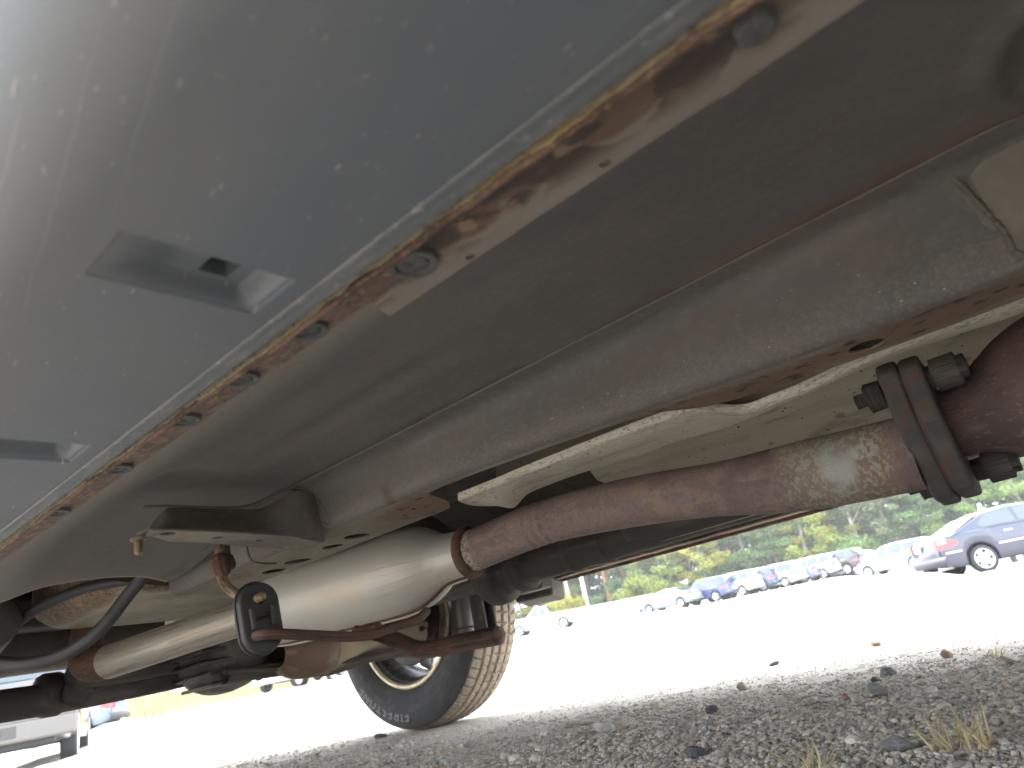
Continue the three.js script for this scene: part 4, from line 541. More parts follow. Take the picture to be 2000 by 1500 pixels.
// ---- upper body: sides with wheel openings, ends, bonnet, roof and glass; it shuts the sky out from above
{
  const X = (y) => 0.026 - 0.03 * ss(0.4, 0.75, y) + 0.0 + 0.21 * Math.pow(ss(0.85, 1.75, y), 1.4), ZR = -2.72, ZF = 1.86;
  const arch = (z) => { let m = 0; for (const c of [-1.815, 0.95]) { const d = Math.abs(z - c); if (d < 0.405) m = Math.max(m, 0.331 + Math.sqrt(0.405 * 0.405 - d * d)); } return m; };
  const endIn = (z) => 0.16 * Math.pow(ss(1.2, 1.86, z), 2) + 0.1 * Math.pow(ss(-2.2, -2.72, z), 2);
  for (const s of [0, 1]) {
    const sx = (x) => s ? 1.84 - x : x;
    const side = part('body_side', [grid(20, 300, (u, v) => { const z = lerp(ZR, ZF, v), lo = Math.max(arch(z), z > Z1 || z < Z0 ? 0.36 : 0.4), y = lerp(lo, lerp(0.98, 0.94, v), u); return [sx(X(y) + endIn(z)), y, z]; }), grid(2, 120, (u, v) => { const z = lerp(-1.815 - 0.405, -1.815 + 0.405, v), y = Math.max(arch(z), 0.36); return [sx(X(y) + u * 0.12), y, z]; }), grid(2, 120, (u, v) => { const z = lerp(0.95 - 0.405, 0.95 + 0.405, v), y = Math.max(arch(z), 0.36); return [sx(X(y) + u * 0.12), y, z]; })], M.paint);
    for (const c of [-1.815, 0.95]) part('wheel_house', [c].map((c) => grid(24, 4, (u, v) => { const a = u * Math.PI; return [sx(0.03 + 0.33 * v), 0.34 + 0.41 * Math.sin(a), c + 0.41 * Math.cos(a)]; })).concat([c].map((c) => grid(24, 4, (u, v) => { const a = u * Math.PI, r = 0.41 * v; return [sx(0.36), 0.345 + r * Math.sin(a), c + r * Math.cos(a)]; }))), M.dark);
    for (const [a, b] of [[0.42, -0.42], [-0.5, -1.3], [-1.4, -2.4]]) part('side_window', grid(6, 8, (u, v) => { const y = lerp(1.0, 1.5, u), z = lerp(a, b, v) - (v < 0.5 && a > 0.4 ? 0.55 * (u) * (1 - v) : 0); return [sx(X(y) - 0.004), y, z]; }), M.glass, side);
    part('pillars', grid(8, 20, (u, v) => { const y = lerp(0.96, 1.66, u), z = lerp(-2.6 + 0.2 * u, 0.78 - 0.85 * u, v); return [sx(X(y)), y, z]; }), M.paint, side);
    for (const z of [-0.47, 0.2]) part('door_handle', box(0.03, 0.03, 0.16, sx(X(0.9) - 0.012), 0.9, z - 0.25, 0.01), M.plastic, side);
    part('head_light', box(0.1, 0.14, 0.16, sx(0.24), 0.78, 1.79, 0.03), M.alloy, side); part('tail_light', box(0.08, 0.3, 0.1, sx(0.16), 0.92, -2.68, 0.03), plain(0.35, 0.02, 0.02, 0.2), side);
  }
  part('roof', grid(16, 24, (u, v) => { const x = lerp(0.215, 1.625, u), z = lerp(-2.42, -0.05, v); return [x, 1.655 + 0.05 * Math.sin(u * Math.PI), z]; }), M.paint);
  part('windscreen', grid(12, 8, (u, v) => { const y = lerp(0.97, 1.66, v); return [lerp(X(y), 1.84 - X(y), u), y, lerp(0.8, -0.06, v) + 0.06 * Math.sin(u * Math.PI) * (1 - v)]; }), M.glass);
  part('rear_window', grid(12, 8, (u, v) => { const y = lerp(0.97, 1.66, v); return [lerp(X(y), 1.84 - X(y), u), y, lerp(-2.66, -2.42, v)]; }), M.glass);
  part('bonnet', grid(16, 16, (u, v) => { const z = lerp(0.74, ZF - 0.02, v), e = endIn(z); return [lerp(e, 1.84 - e, u), lerp(0.98, 0.86, v) + 0.06 * Math.sin(u * Math.PI), z]; }), M.paint);
  part('front_bumper', grid(20, 16, (u, v) => { const w = u * 2 - 1, y = lerp(0.3, 0.9, v); return [0.92 + 0.77 * w, y, ZF - 0.03 - 0.14 * w * w * w * w + 0.08 * Math.sin(v * Math.PI)]; }), M.paint);
  part('rear_bumper', grid(20, 16, (u, v) => { const w = u * 2 - 1, y = lerp(0.42, 1.0, v); return [0.92 + 0.83 * w, y, ZR + 0.02 + 0.08 * w * w * w * w - 0.06 * Math.sin(v * Math.PI)]; }), M.paint);
  part('engine_undertray', [box(1.3, 0.02, 1.25, 0.92, 0.3, 1.12, 0.008), box(1.2, 0.3, 0.03, 0.92, 0.4, 0.5, 0.008)], M.plastic);
}
// ---------------------------------------------------------------- the lot
const micro = (x, z) => { // ruts and bumps of the trodden gravel near the car
  const d = Math.hypot(x, z), f = ss(9, 4, d); if (!f) return 0;
  let y = 0.016 * (fbm(x * 2.1 + 5, z * 2.1, 3) - 0.5) + 0.010 * (fbm(x * 9, z * 9 + 3, 3) - 0.5) + 0.006 * (fbm(x * 38, z * 38, 3) - 0.5);
  const k = Math.hypot(x - 1.63, z + 1.81); y *= 0.25 + 0.75 * ss(0.1, 0.4, k); return y * f - 0.003;
};
const groundY = (x, z) => ground(x, z) + micro(x, z);
M.ground = bake(2048, 2048, [0, 3], [0, 3], (s, t, o) => {
  const w = (f, c = 0) => { const u = s / 3 * f, v = t / 3 * f; return [u, v]; };
  const a = fbm(s * 2.3, t * 2.3, 4), b = fbm(s * 18, t * 18, 3), n = fbm(s * 120, t * 120, 3);
  o[0] = 0.52; o[1] = 0.475; o[2] = 0.405; mix(o, [0.44, 0.39, 0.325], ss(0.4, 0.65, a) * 0.7); mix(o, [0.6, 0.55, 0.46], ss(0.5, 0.75, b) * 0.45); mix(o, [0.36, 0.32, 0.265], ss(0.55, 0.72, n) * 0.5);
  const p = spots(s, t, 0.009, 0.75, 0.22, 0.55), q = spots(s + 1, t, 0.016, 0.5, 0.15, 0.45); const k = Math.max(p, q), v = h2(Math.floor(s / 0.009), Math.floor(t / 0.009) + 7);
  mix(o, v < 0.35 ? [0.36, 0.35, 0.335] : v < 0.75 ? [0.47, 0.43, 0.37] : [0.6, 0.57, 0.52], ss(0, 0.3, k) * 0.55);
  o[3] = 0.35 + 0.25 * n + 0.5 * ss(0, 0.7, k); o[4] = 0.95;
}, { bump: 0.006 });
{
  const g = grid(420, 260, (u, v) => { const a = u * 2 * Math.PI, r = v === 0 ? 0 : 0.12 * Math.pow(4200, (v * 260 - 1) / 259), x = r * Math.sin(a), z = -r * Math.cos(a); return [x, groundY(x, z), z, x / 3, z / 3]; });
  struct('ground', g, M.ground);
}
// loose gravel: too much of it to count
function pebble(n, k, flat = 0.6) { const g = new THREE.IcosahedronGeometry(1, n), P = g.attributes.position, v = new THREE.Vector3(); for (let i = 0; i < P.count; i++) { v.fromBufferAttribute(P, i); const q = 0.72 + 0.5 * fbm(v.x * 1.3 + k * 7.1 + 10, v.y * 1.3 + v.z * 1.7 + 10, 2) + 0.12 * (fbm(v.x * 4 + k, v.z * 4 + v.y * 3 + 9, 2) - 0.5); v.multiplyScalar(q); v.x *= 1 + 0.3 * h2(k, 5); v.y *= flat; P.setXYZ(i, v.x, v.y, v.z); } g.computeVertexNormals(); return g; }
{
  const mats = plain(1, 1, 1, 0.9); 
  const T = new THREE.Object3D(), C = new THREE.Color(), tones = [[0.48, 0.465, 0.43], [0.55, 0.51, 0.44], [0.6, 0.54, 0.45], [0.52, 0.46, 0.38], [0.66, 0.62, 0.56], [0.34, 0.335, 0.33], [0.54, 0.47, 0.4]];
  const kinds = [[pebble(1, 1), 60000], [pebble(1, 2, 0.55), 60000], [pebble(1, 3, 0.8), 50000]];
  const grp = new THREE.Group(); grp.name = 'loose_gravel'; tag(grp, 'loose grey and tan gravel strewn in the shade beside the car', 'gravel', null, 'stuff'); scene.add(grp);
  kinds.forEach(([g, n], q) => {
    const im = new THREE.InstancedMesh(g, mats, n); im.name = 'pebbles'; im.userData.kind = 'stuff';
    for (let i = 0; i < n; i++) {
      const d = 0.5 * Math.pow(9, Math.pow(rnd(), 1.15)) , az = rr(6, 104); const [x, z] = polar(az, d);
      const patch = fbm(x * 2.4 + 3, z * 2.4, 3), cover = ss(0.34, 0.55, patch + 0.25 * ss(2.4, 0.8, x));
      let s = (0.0012 + 0.003 * Math.pow(rnd(), 2.4)) * (0.75 + 0.3 * d); if (rnd() < 0.01) s *= 2; if (rnd() > 0.12 + 0.88 * cover) s *= 0.4; if (x > 1.15 && rnd() < ss(1.15, 1.6, x)) s *= 0.45;
      T.position.set(x, groundY(x, z) + s * 0.15, z); T.rotation.set(rr(-0.5, 0.5), rr(0, 6.3), rr(-0.5, 0.5)); T.scale.set(s, s, s * rr(0.7, 1.2)); T.updateMatrix(); im.setMatrixAt(i, T.matrix);
      const c = tones[Math.floor(rnd() * tones.length)], k = rr(0.8, 1.15); im.setColorAt(i, C.setRGB(c[0] * k, c[1] * k, c[2] * k));
    }
    im.castShadow = im.receiveShadow = true; grp.add(im);
  });
}
// stones large enough to point at
{
  const mk = (c) => bake(64, 64, [0, 1], [0, 1], (s, t, o) => { const a = fbm(s * 8, t * 8, 4); o[0] = c[0]; o[1] = c[1]; o[2] = c[2]; mix(o, [c[0] * 1.5, c[1] * 1.5, c[2] * 1.5], ss(0.5, 0.8, a) * 0.7); mix(o, [c[0] * 0.5, c[1] * 0.5, c[2] * 0.5], ss(0.55, 0.8, fbm(s * 20 + 3, t * 20, 3)) * 0.6); o[3] = a; o[4] = 0.9; }, { bump: 0.002 });
  const grey = mk([0.2, 0.2, 0.195]), tan = mk([0.3, 0.25, 0.19]), pale = mk([0.42, 0.4, 0.36]), dark = mk([0.09, 0.095, 0.1]), red = mk([0.27, 0.19, 0.15]);
  const shapes = [0, 1, 2, 3, 4].map((k) => pebble(3, k + 11, 0.75));
  const st = [ // x, z, half size, material, label
    [1.16, -0.363, 0.0125, grey, 'largest grey lumpy stone on the gravel, on a small flat stone'],
    [1.125, -0.385, 0.011, pale, 'flat pale stone touching the largest grey lumpy stone', 0.45],
    [1.17, -0.415, 0.008, red, 'small reddish stone behind the flat pale stone'],
    [1.395, -0.412, 0.0125, grey, 'rounded blue-grey stone on the lit edge of the gravel'],
    [1.33, -0.415, 0.0095, dark, 'dark oval stone just in front of the rounded blue-grey stone', 0.6],
    [1.475, -0.72, 0.012, tan, 'tan pointed stone alone at the lit edge of the gravel'],
    [1.078, -0.79, 0.015, pale, 'white angular stone beside a low clod of earth'],
    [1.02, -0.76, 0.009, pale, 'small white chip near the white angular stone', 0.6],
    [1.19, -0.645, 0.011, dark, 'dark pointed stone in the trodden gravel strip'],
    [0.83, -0.485, 0.011, dark, 'black split stone in the foreground gravel'],
    [0.78, -0.245, 0.0155, grey, 'broad grey stone at the lower edge below the dry grass', 0.55],
    [1.57, -0.355, 0.01, red, 'brown stone by the small yellow grass tuft'],
    [2.08, -0.62, 0.016, red, 'lone brown stone out on the bright bare ground, right one', 0.6],
    [1.98, -0.86, 0.015, dark, 'lone dark stone out on the bright bare ground, left one', 0.45],
    [1.52, -1.95, 0.018, grey, 'grey stone lying beyond the parked tyre, on pale dirt', 0.5],
    [0.86, -1.28, 0.013, grey, 'grey stone in the shaded gravel at the lower left corner'],
    [0.84, -1.2, 0.011, dark, 'dark stone next to the grey one at the lower left corner'],
    [1.6, -0.2, 0.014, red, 'brown stone at the right edge of the gravel', 0.6],
    [0.98, -0.62, 0.009, pale, 'small pale pebble between the tyre and the black split stone'],
    [1.33, -0.22, 0.012, tan, 'tan flat stone at the foot of the brown weed', 0.5],
  ];
  st.forEach(([x, z, s, m, label, fl = 1], i) => { const o = mesh(numbered('stone'), shapes[i % 5], m, scene); o.position.set(x, groundY(x, z) + s * 0.45 * fl, z); o.rotation.set(h2(i, 1) * 0.5, h2(i, 2) * 6, h2(i, 3) * 0.5); o.scale.set(s, s * fl, s); tag(o, label, 'stone', 'larger stones on the gravel'); });
  // clods of dry earth
  const clod = mk([0.4, 0.345, 0.275]);
  const cg = (k) => { const g = new THREE.IcosahedronGeometry(1, 5), P = g.attributes.position, v = new THREE.Vector3(); for (let i = 0; i < P.count; i++) { v.fromBufferAttribute(P, i); v.multiplyScalar(0.55 + 0.6 * fbm(v.x * 3 + k * 9 + 20, v.z * 3 + v.y * 3 + 20, 4) + 0.3 * fbm(v.x * 9 + k + 20, v.z * 9 + v.y * 8 + 20, 2)); v.y *= 0.24; P.setXYZ(i, v.x, v.y, v.z); } g.computeVertexNormals(); return g; };
  [[1.105, -0.8, 0.045, 'low clod of dry earth behind the white angular stone'], [1.26, -0.98, 0.04, 'small flat clod of dry earth nearest the tyre']].forEach(([x, z, s, label], i) => { const o = mesh(numbered('earth_clod'), cg(i), clod, scene); o.position.set(x, groundY(x, z), z); o.rotation.y = i * 1.3; o.scale.set(s * 1.5, s, s * 0.8); tag(o, label, 'clod', 'clods of earth'); });
}
{ // dry weeds in the gravel
  const bladeGeo = [0, 1, 2].map((k) => grid(2, 8, (u, v) => { const w = 0.0011 * (1 - v * 0.85), b = 0.35 + 0.25 * k; return [(u - 0.5) * 2 * w, 0.05 * v * (1 - 0.35 * b * v), 0.05 * b * v * v + 0.4 * Math.abs(u - 0.5) * w, u, v]; }));
  const straw = [plain(0.66, 0.55, 0.31, 0.8), plain(0.56, 0.47, 0.27, 0.8), plain(0.42, 0.35, 0.21, 0.8)], brown = [plain(0.16, 0.09, 0.06, 0.85), plain(0.22, 0.14, 0.09, 0.85), plain(0.13, 0.1, 0.06, 0.85)];
  const tuft = (x, z, n, h, label, mats = straw, wide = 1) => {
    const t = base('dry_grass_tuft', [x, groundY(x, z), z], 0, label, 'dry grass', 'dry weeds in the gravel');
    for (let i = 0; i < n; i++) { const b = mesh('blade', bladeGeo[i % 3], mats[Math.floor(rnd() * 3)], t); b.position.set(rr(-0.012, 0.012) * wide, -0.002, rr(-0.012, 0.012) * wide); b.rotation.set(rr(-0.5, 0.6), rr(0, 6.28), rr(-0.3, 0.3)); const s = h * rr(0.5, 1.15) / 0.05; b.scale.set(rr(0.8, 1.5), s, s); }
  };
  tuft(0.79, -0.19, 44, 0.042, 'sprawling yellow dry grass tuft in the right foreground gravel', straw, 2);
  tuft(0.735, -0.315, 26, 0.034, 'small dry grass tuft at the bottom edge, left of the sprawling one', straw, 1.3);
  tuft(0.85, -0.115, 9, 0.03, 'few upright straw blades at the right edge of the gravel', straw, 1);
  tuft(1.5, -0.27, 16, 0.024, 'compact yellow grass tuft on the lit edge of the gravel', straw, 1);
  tuft(1.17, -0.37, 10, 0.03, 'thin straw stalks leaning behind the largest grey stone', straw, 1.6);
  tuft(1.42, -0.17, 20, 0.03, 'brown leafy weed at the right edge of the gravel', brown, 2);
  tuft(0.66, -0.56, 8, 0.02, 'sparse thin straw blades at the bottom edge below the tyre', straw, 1.4);
}

// ---------------------------------------------------------------- vehicles standing further off
const CM = { tyre: plain(0.03, 0.03, 0.032, 0.85), glass: plain(0.05, 0.065, 0.075, 0.08, 0, { clearcoat: 1 }), rim: plain(0.6, 0.6, 0.6, 0.3, 0.5), red: plain(0.5, 0.02, 0.025, 0.2, 0, { clearcoat: 1 }), lens: plain(0.75, 0.72, 0.7, 0.2, 0, { clearcoat: 1 }), trim: plain(0.04, 0.04, 0.042, 0.6), chrome: plain(0.75, 0.75, 0.75, 0.18, 0.9), white: plain(0.8, 0.8, 0.78, 0.5), amber: plain(0.6, 0.2, 0.02, 0.3) };
const paint = {}; const carPaint = (c) => paint[c.join()] ??= plain(...c, 0.3, 0.15, { clearcoat: 1, clearcoatRoughness: 0.06 });
const kf = (K, t) => { let k = 0; while (k < K.length - 2 && t > K[k + 1][0]) k++; return lerp(K[k][1], K[k + 1][1], ss(0, 1, (t - K[k][0]) / (K[k + 1][0] - K[k][0]))); };
const kl = (K, t) => { let k = 0; while (k < K.length - 2 && t > K[k + 1][0]) k++; return lerp(K[k][1], K[k + 1][1], clamp((t - K[k][0]) / (K[k + 1][0] - K[k][0]))); };
// z runs from the tail (-L/2) to the nose (+L/2); deck: lower body top; roof: cabin top (starts and ends on the deck); panes: window spans
const TYPES = {
  sedan: { L: 4.8, W: 0.91, clear: 0.24, wb: [-1.4, 1.42], R: 0.325, deck: [[-2.4, 0.86], [-2.3, 0.99], [-1.5, 1.02], [0.8, 0.98], [1.5, 0.93], [2.2, 0.78], [2.4, 0.6]], roof: [[-1.9, 1.0], [-1.45, 1.2], [-0.95, 1.41], [-0.3, 1.47], [0.2, 1.44], [0.55, 1.32], [1.15, 0.96]], panes: [[-1.2, -0.32], [-0.24, 0.62]] },
  suv: { L: 4.6, W: 0.92, clear: 0.32, wb: [-1.33, 1.37], R: 0.36, deck: [[-2.3, 0.98], [-2.2, 1.05], [0.9, 1.05], [1.5, 1.02], [2.15, 0.92], [2.3, 0.7]], roof: [[-2.24, 1.02], [-2.12, 1.45], [-1.9, 1.68], [-0.6, 1.74], [0.1, 1.7], [0.35, 1.6], [0.95, 1.04]], panes: [[-2.0, -1.25], [-1.17, -0.3], [-0.22, 0.5]] },
  minivan: { L: 5.0, W: 0.97, clear: 0.25, wb: [-1.5, 1.5], R: 0.34, deck: [[-2.5, 0.95], [-2.4, 1.02], [1.3, 1.02], [2.0, 0.92], [2.4, 0.78], [2.5, 0.6]], roof: [[-2.46, 1.0], [-2.36, 1.4], [-2.15, 1.66], [-0.6, 1.74], [0.3, 1.68], [0.65, 1.54], [1.5, 1.0]], panes: [[-2.2, -1.1], [-1.0, -0.1], [0, 0.85]] },
  pickup: { L: 5.6, W: 0.98, clear: 0.34, wb: [-1.75, 1.75], R: 0.39, deck: [[-2.8, 1.16], [-0.75, 1.16], [-0.7, 1.14], [1.1, 1.14], [1.6, 1.1], [2.6, 1.02], [2.8, 0.8]], roof: [[-0.8, 1.12], [-0.68, 1.6], [-0.5, 1.84], [0.2, 1.86], [0.5, 1.8], [1.15, 1.14]], panes: [[-0.5, 0.0], [0.08, 0.75]] },
  wagon: { L: 4.7, W: 0.91, clear: 0.24, wb: [-1.35, 1.4], R: 0.325, deck: [[-2.35, 0.85], [-2.25, 0.98], [0.8, 0.98], [1.5, 0.9], [2.2, 0.76], [2.35, 0.58]], roof: [[-2.28, 0.96], [-2.05, 1.25], [-1.7, 1.48], [-0.5, 1.54], [0.2, 1.5], [0.5, 1.4], [1.2, 0.95]], panes: [[-1.95, -1.2], [-1.1, -0.25], [-0.15, 0.65]] },
};
function makeCar(name, kind, color, pos, turn, label, category, group, o = {}) {
  const T = TYPES[kind], { L, W, R, wb } = T, P = carPaint(color), root = base(name, pos, turn, label, category, group), nt = o.fine ? 220 : 90;
  const plan = (z) => W * (1 - 0.16 * Math.pow(Math.abs(2 * z / L), 5)), ends = (z, x) => -Math.sign(z) * (o.bow ?? 0.16) * Math.pow(Math.abs(x) / W, 2.4) * ss(0.7, 1, Math.abs(2 * z / L));
  const deck = (z) => kf(T.deck, z), roof = (z) => kl(T.roof, z), aR = R + 0.045;
  const low = (z) => { let y = T.clear + 0.1 * Math.pow(ss(0.8, 1, Math.abs(2 * z / L)), 2); for (const c of wb) { const d = Math.abs(z - c); if (d < aR) y = Math.max(y, R + Math.sqrt(aR * aR - d * d) - 0.01); } return y; };
  const sec = [[0, 0, 0], [0.9, 0, 0], [0.97, 0, 0.02], [0.985, 0.25, 0], [1, 0.5, 0], [0.995, 0.72, 0], [0.965, 0.88, 0], [0.935, 0.965, 0], [0.9, 1, 0], [0.75, 1, 0.012], [0.4, 1, 0.03], [0, 1, 0.035]];
  const halves = (f, nu, nv) => [1, -1].map((s) => grid(nu, nv, (u, v) => { const q = f(u, v); return [q[0] * s, q[1], q[2]]; }));
  const zs = (v) => lerp(-L / 2, L / 2, v);
  const body = halves((u, v) => { const i = Math.round(u * 11), z = zs(v), b = low(z), d = deck(z), q = sec[i], x = plan(z) * q[0]; return [x, lerp(b, d, q[1]) + q[2] - (o.crease && i === 4 ? 0.0 : 0), z + ends(z, x)]; }, 11, nt);
  for (const e of [-1, 1]) body.push(...halves((u, v) => { const z = e * L / 2, x = plan(z) * u * (v > 0.96 ? 0.9 : 0.985), y = lerp(low(z), deck(z) + 0.02, v); return [x, y, z + ends(z, x) + e * 0.05 * Math.sin(v * Math.PI) * (1 - 0.6 * u * u)]; }, 10, 10));
  for (const c of wb) body.push(...halves((u, v) => { const a = v * Math.PI; return [W * (0.99 - 0.3 * u), R - 0.01 + aR * Math.sin(a), c + aR * Math.cos(a)]; }, 2, 16));
  mesh('body', body, P, root);
  const z0 = T.roof[0][0], z1 = T.roof[T.roof.length - 1][0], base0 = (z) => deck(z) - 0.01;
  const cab = (z, s) => { const r = roof(z), b = base0(z), k = clamp((r - b) / 0.45); return [lerp(plan(z) * 0.93, Math.min(plan(z), W) * lerp(0.93, 0.74, k), s), lerp(b, r - 0.05 * k, s)]; };
  mesh('cabin', halves((u, v) => { const z = lerp(z0, z1, v), i = u * 10; if (i <= 5) { const [x, y] = cab(z, i / 5); return [x, y, z]; } const [x, y] = cab(z, 1), k = (i - 5) / 5; return [x * (1 - k), y + 0.05 * clamp((roof(z) - base0(z)) / 0.45) * Math.sin(Math.min(1, k * 2.2) * Math.PI / 2) + 0.015 * k, z]; }, 20, o.fine ? 120 : 48), P, root);
  for (const s of [1, -1]) {
    T.panes.forEach(([a, b], n) => { mesh('side_window', grid(8, 16, (u, v) => { const z = lerp(a, b, v); const rk = n === 0 ? 0.75 * ss(0.35, 0, v) : 0, fk = n === T.panes.length - 1 ? 0.7 * ss(0.6, 1, v) : 0; const top = lerp(0.9, 0.14, Math.max(0, Math.max(rk * (kind === 'sedan' ? 0.6 : 0.25), fk))); const q = lerp(0.1, top, u), [x, y] = cab(z, q); return [s * (x + 0.007), y, z]; }), CM.glass, root); });
    if (o.handles) for (const z of o.handles) mesh('door_handle', box(0.02, 0.025, 0.2, s * (W * 0.985), 0.86, z, 0.008), CM.chrome, root);
    if (o.strip) { for (const [a, b] of o.strip) mesh('trim_strip', grid(2, 24, (u, v) => { const z = lerp(a, b, v); return [s * (plan(z) * 1.002 + 0.008 * Math.sin(u * Math.PI)), 0.585 + 0.03 * u, z + ends(z, plan(z))]; }), CM.chrome, root); }
    mesh('tail_light', grid(6, 8, (u, v) => { const t = o.lamp ?? [0.78, 0.98, 0.34], wrap = lerp(-1, 1, u), z = -L / 2 + 0.01 + Math.max(0, wrap) * t[2], x = wrap < 0 ? plan(-L / 2) * (1 + wrap * 0.3) : plan(z) * 1.0; const y = lerp(lerp(t[0], t[0] + 0.06, Math.max(0, wrap)), lerp(t[1], t[1] - 0.1, Math.max(0, wrap)), v); return [s * (x + 0.006), y, z + ends(z, x) - (wrap < 0.15 ? 0.05 * Math.sin((y - low(-L / 2)) / (deck(-L / 2) + 0.02 - low(-L / 2)) * Math.PI) * 0.5 + 0.012 : 0)]; }), CM.red, root);
    if (o.fine) mesh('tail_lens', box(0.02, 0.1, 0.2, s * (plan(-2.2) - 0.005), 0.885, -L / 2 + 0.2, 0.008, s * 0.12), CM.lens, root);
    mesh('head_light', box(0.22, 0.14, 0.26, s * W * 0.66, deck(L / 2 - 0.25) - 0.12, L / 2 - 0.14, 0.05, s * 0.35), CM.lens, root);
    mesh('door_mirror', [box(0.18, 0.13, 0.09, s * (W + 0.07), 1.05 + (deck(0) - 1), z1 - 0.5, 0.03)], P, root);
  }
  // glass fore and aft follows the cabin ends
  const pane = (za, zb) => halves((u, v) => { const z = lerp(za, zb, v), [x, y] = cab(z, 1), s = zb > za ? 1 : 1; return [x * 0.9 * u, y + 0.05 * clamp((roof(z) - base0(z)) / 0.45) + 0.012, z + (z > 0 ? 0.012 : -0.012)]; }, 6, 10);
  const rf = T.roof, nR = rf.findIndex((q) => q[1] > rf.reduce((m, w) => Math.max(m, w[1]), 0) - 0.1), nF = rf.length - 1 - [...rf].reverse().findIndex((q) => q[1] > rf.reduce((m, w) => Math.max(m, w[1]), 0) - 0.18);
  mesh('rear_window', pane(lerp(z0, rf[nR][0], 0.18), lerp(z0, rf[nR][0], 0.88)), CM.glass, root); mesh('windscreen', pane(lerp(z1, rf[nF][0], 0.14), lerp(z1, rf[nF][0], 0.92)), CM.glass, root);
  mesh('rear_bumper', grid(16, 6, (u, v) => { const k = u * 2 - 1, x = k * W * 0.97, z = -L / 2; return [x, lerp(T.clear + 0.08, T.clear + 0.3, v), z - 0.07 * Math.sin(v * Math.PI) - 0.045 + 0.2 * Math.pow(Math.abs(k), 3)]; }), o.bumper ?? P, root);
  mesh('front_bumper', grid(16, 6, (u, v) => { const k = u * 2 - 1, x = k * W * 0.97, z = L / 2; return [x, lerp(T.clear + 0.02, T.clear + 0.28, v), z + 0.07 * Math.sin(v * Math.PI) + 0.045 - 0.2 * Math.pow(Math.abs(k), 3)]; }), o.bumper ?? P, root);
  if (o.plate !== false) mesh('licence_plate', box(0.34, 0.17, 0.012, 0, o.fine ? 0.83 : T.clear + 0.42, -L / 2 - 0.065, 0.004), CM.white, root);
  mesh('grille', box(0.9, 0.16, 0.03, 0, deck(L / 2) - 0.02, L / 2 + 0.03, 0.01), CM.trim, root);
  if (o.exhaust) for (const s of [-1, 1]) mesh('exhaust_tip', tube([[s * 0.6, 0.27, -L / 2 + 0.35], [s * 0.6, 0.26, -L / 2 + 0.02]], 0.045, 6, 16), CM.chrome, root);
  mesh('underbody', box(W * 1.5, 0.14, L * 0.82, 0, T.clear + 0.06, 0, 0.05), CM.trim, root);
  for (const c of wb) for (const s of [1, -1]) {
    const w = new THREE.Group(); w.name = 'wheel'; w.position.set(s * (W - 0.12), R, c); if (s < 0) w.rotation.y = Math.PI; root.add(w);
    const ax = (Pf, m) => turned(Pf, [0, 0, 0], [1, 0, 0], m);
    mesh('tyre', ax([[-0.1, R * 0.6], [-0.11, R * 0.8], [-0.1, R * 0.96], [-0.07, R], [0.07, R], [0.1, R * 0.96], [0.11, R * 0.8], [0.1, R * 0.7]], 36), CM.tyre, w);
    const rim = [ax([[0.02, R * 0.7], [0.1, R * 0.73], [0.108, R * 0.7], [0.1, R * 0.66], [0.04, R * 0.62]], 36)]; const ns = o.spokes ?? 5, ww = o.fine ? 0.42 : 0.34;
    for (let i = 0; i < ns; i++) { const g = new THREE.BufferGeometry().copy(grid(2, 6, (u, v) => { const r = lerp(0.05, R * 0.7, v), h = R * lerp(0.42, ww, v) * (u - 0.5); return [0.1 - 0.03 * (1 - v) - 0.02 * Math.pow(2 * u - 1, 2), r, h]; })); g.rotateX(i * 2 * Math.PI / ns + 0.3); rim.push(g); }
    rim.push(ax([[0.082, 0.075], [0.086, 0.05], [0.088, 0]], 16));
    mesh('rim', rim, CM.rim, w); mesh('brake_disc', ax([[0.01, 0], [0.01, R * 0.62], [-0.02, R * 0.62]], 24), CM.trim, w);
  }
  return root;
}
const heading = (az) => Math.PI - az * D; // turns the nose (+z) to a compass bearing measured from -z towards +x
const put = (az, d) => { const [x, z] = polar(az, d); return [x, ground(x, z) - 0.01, z]; };
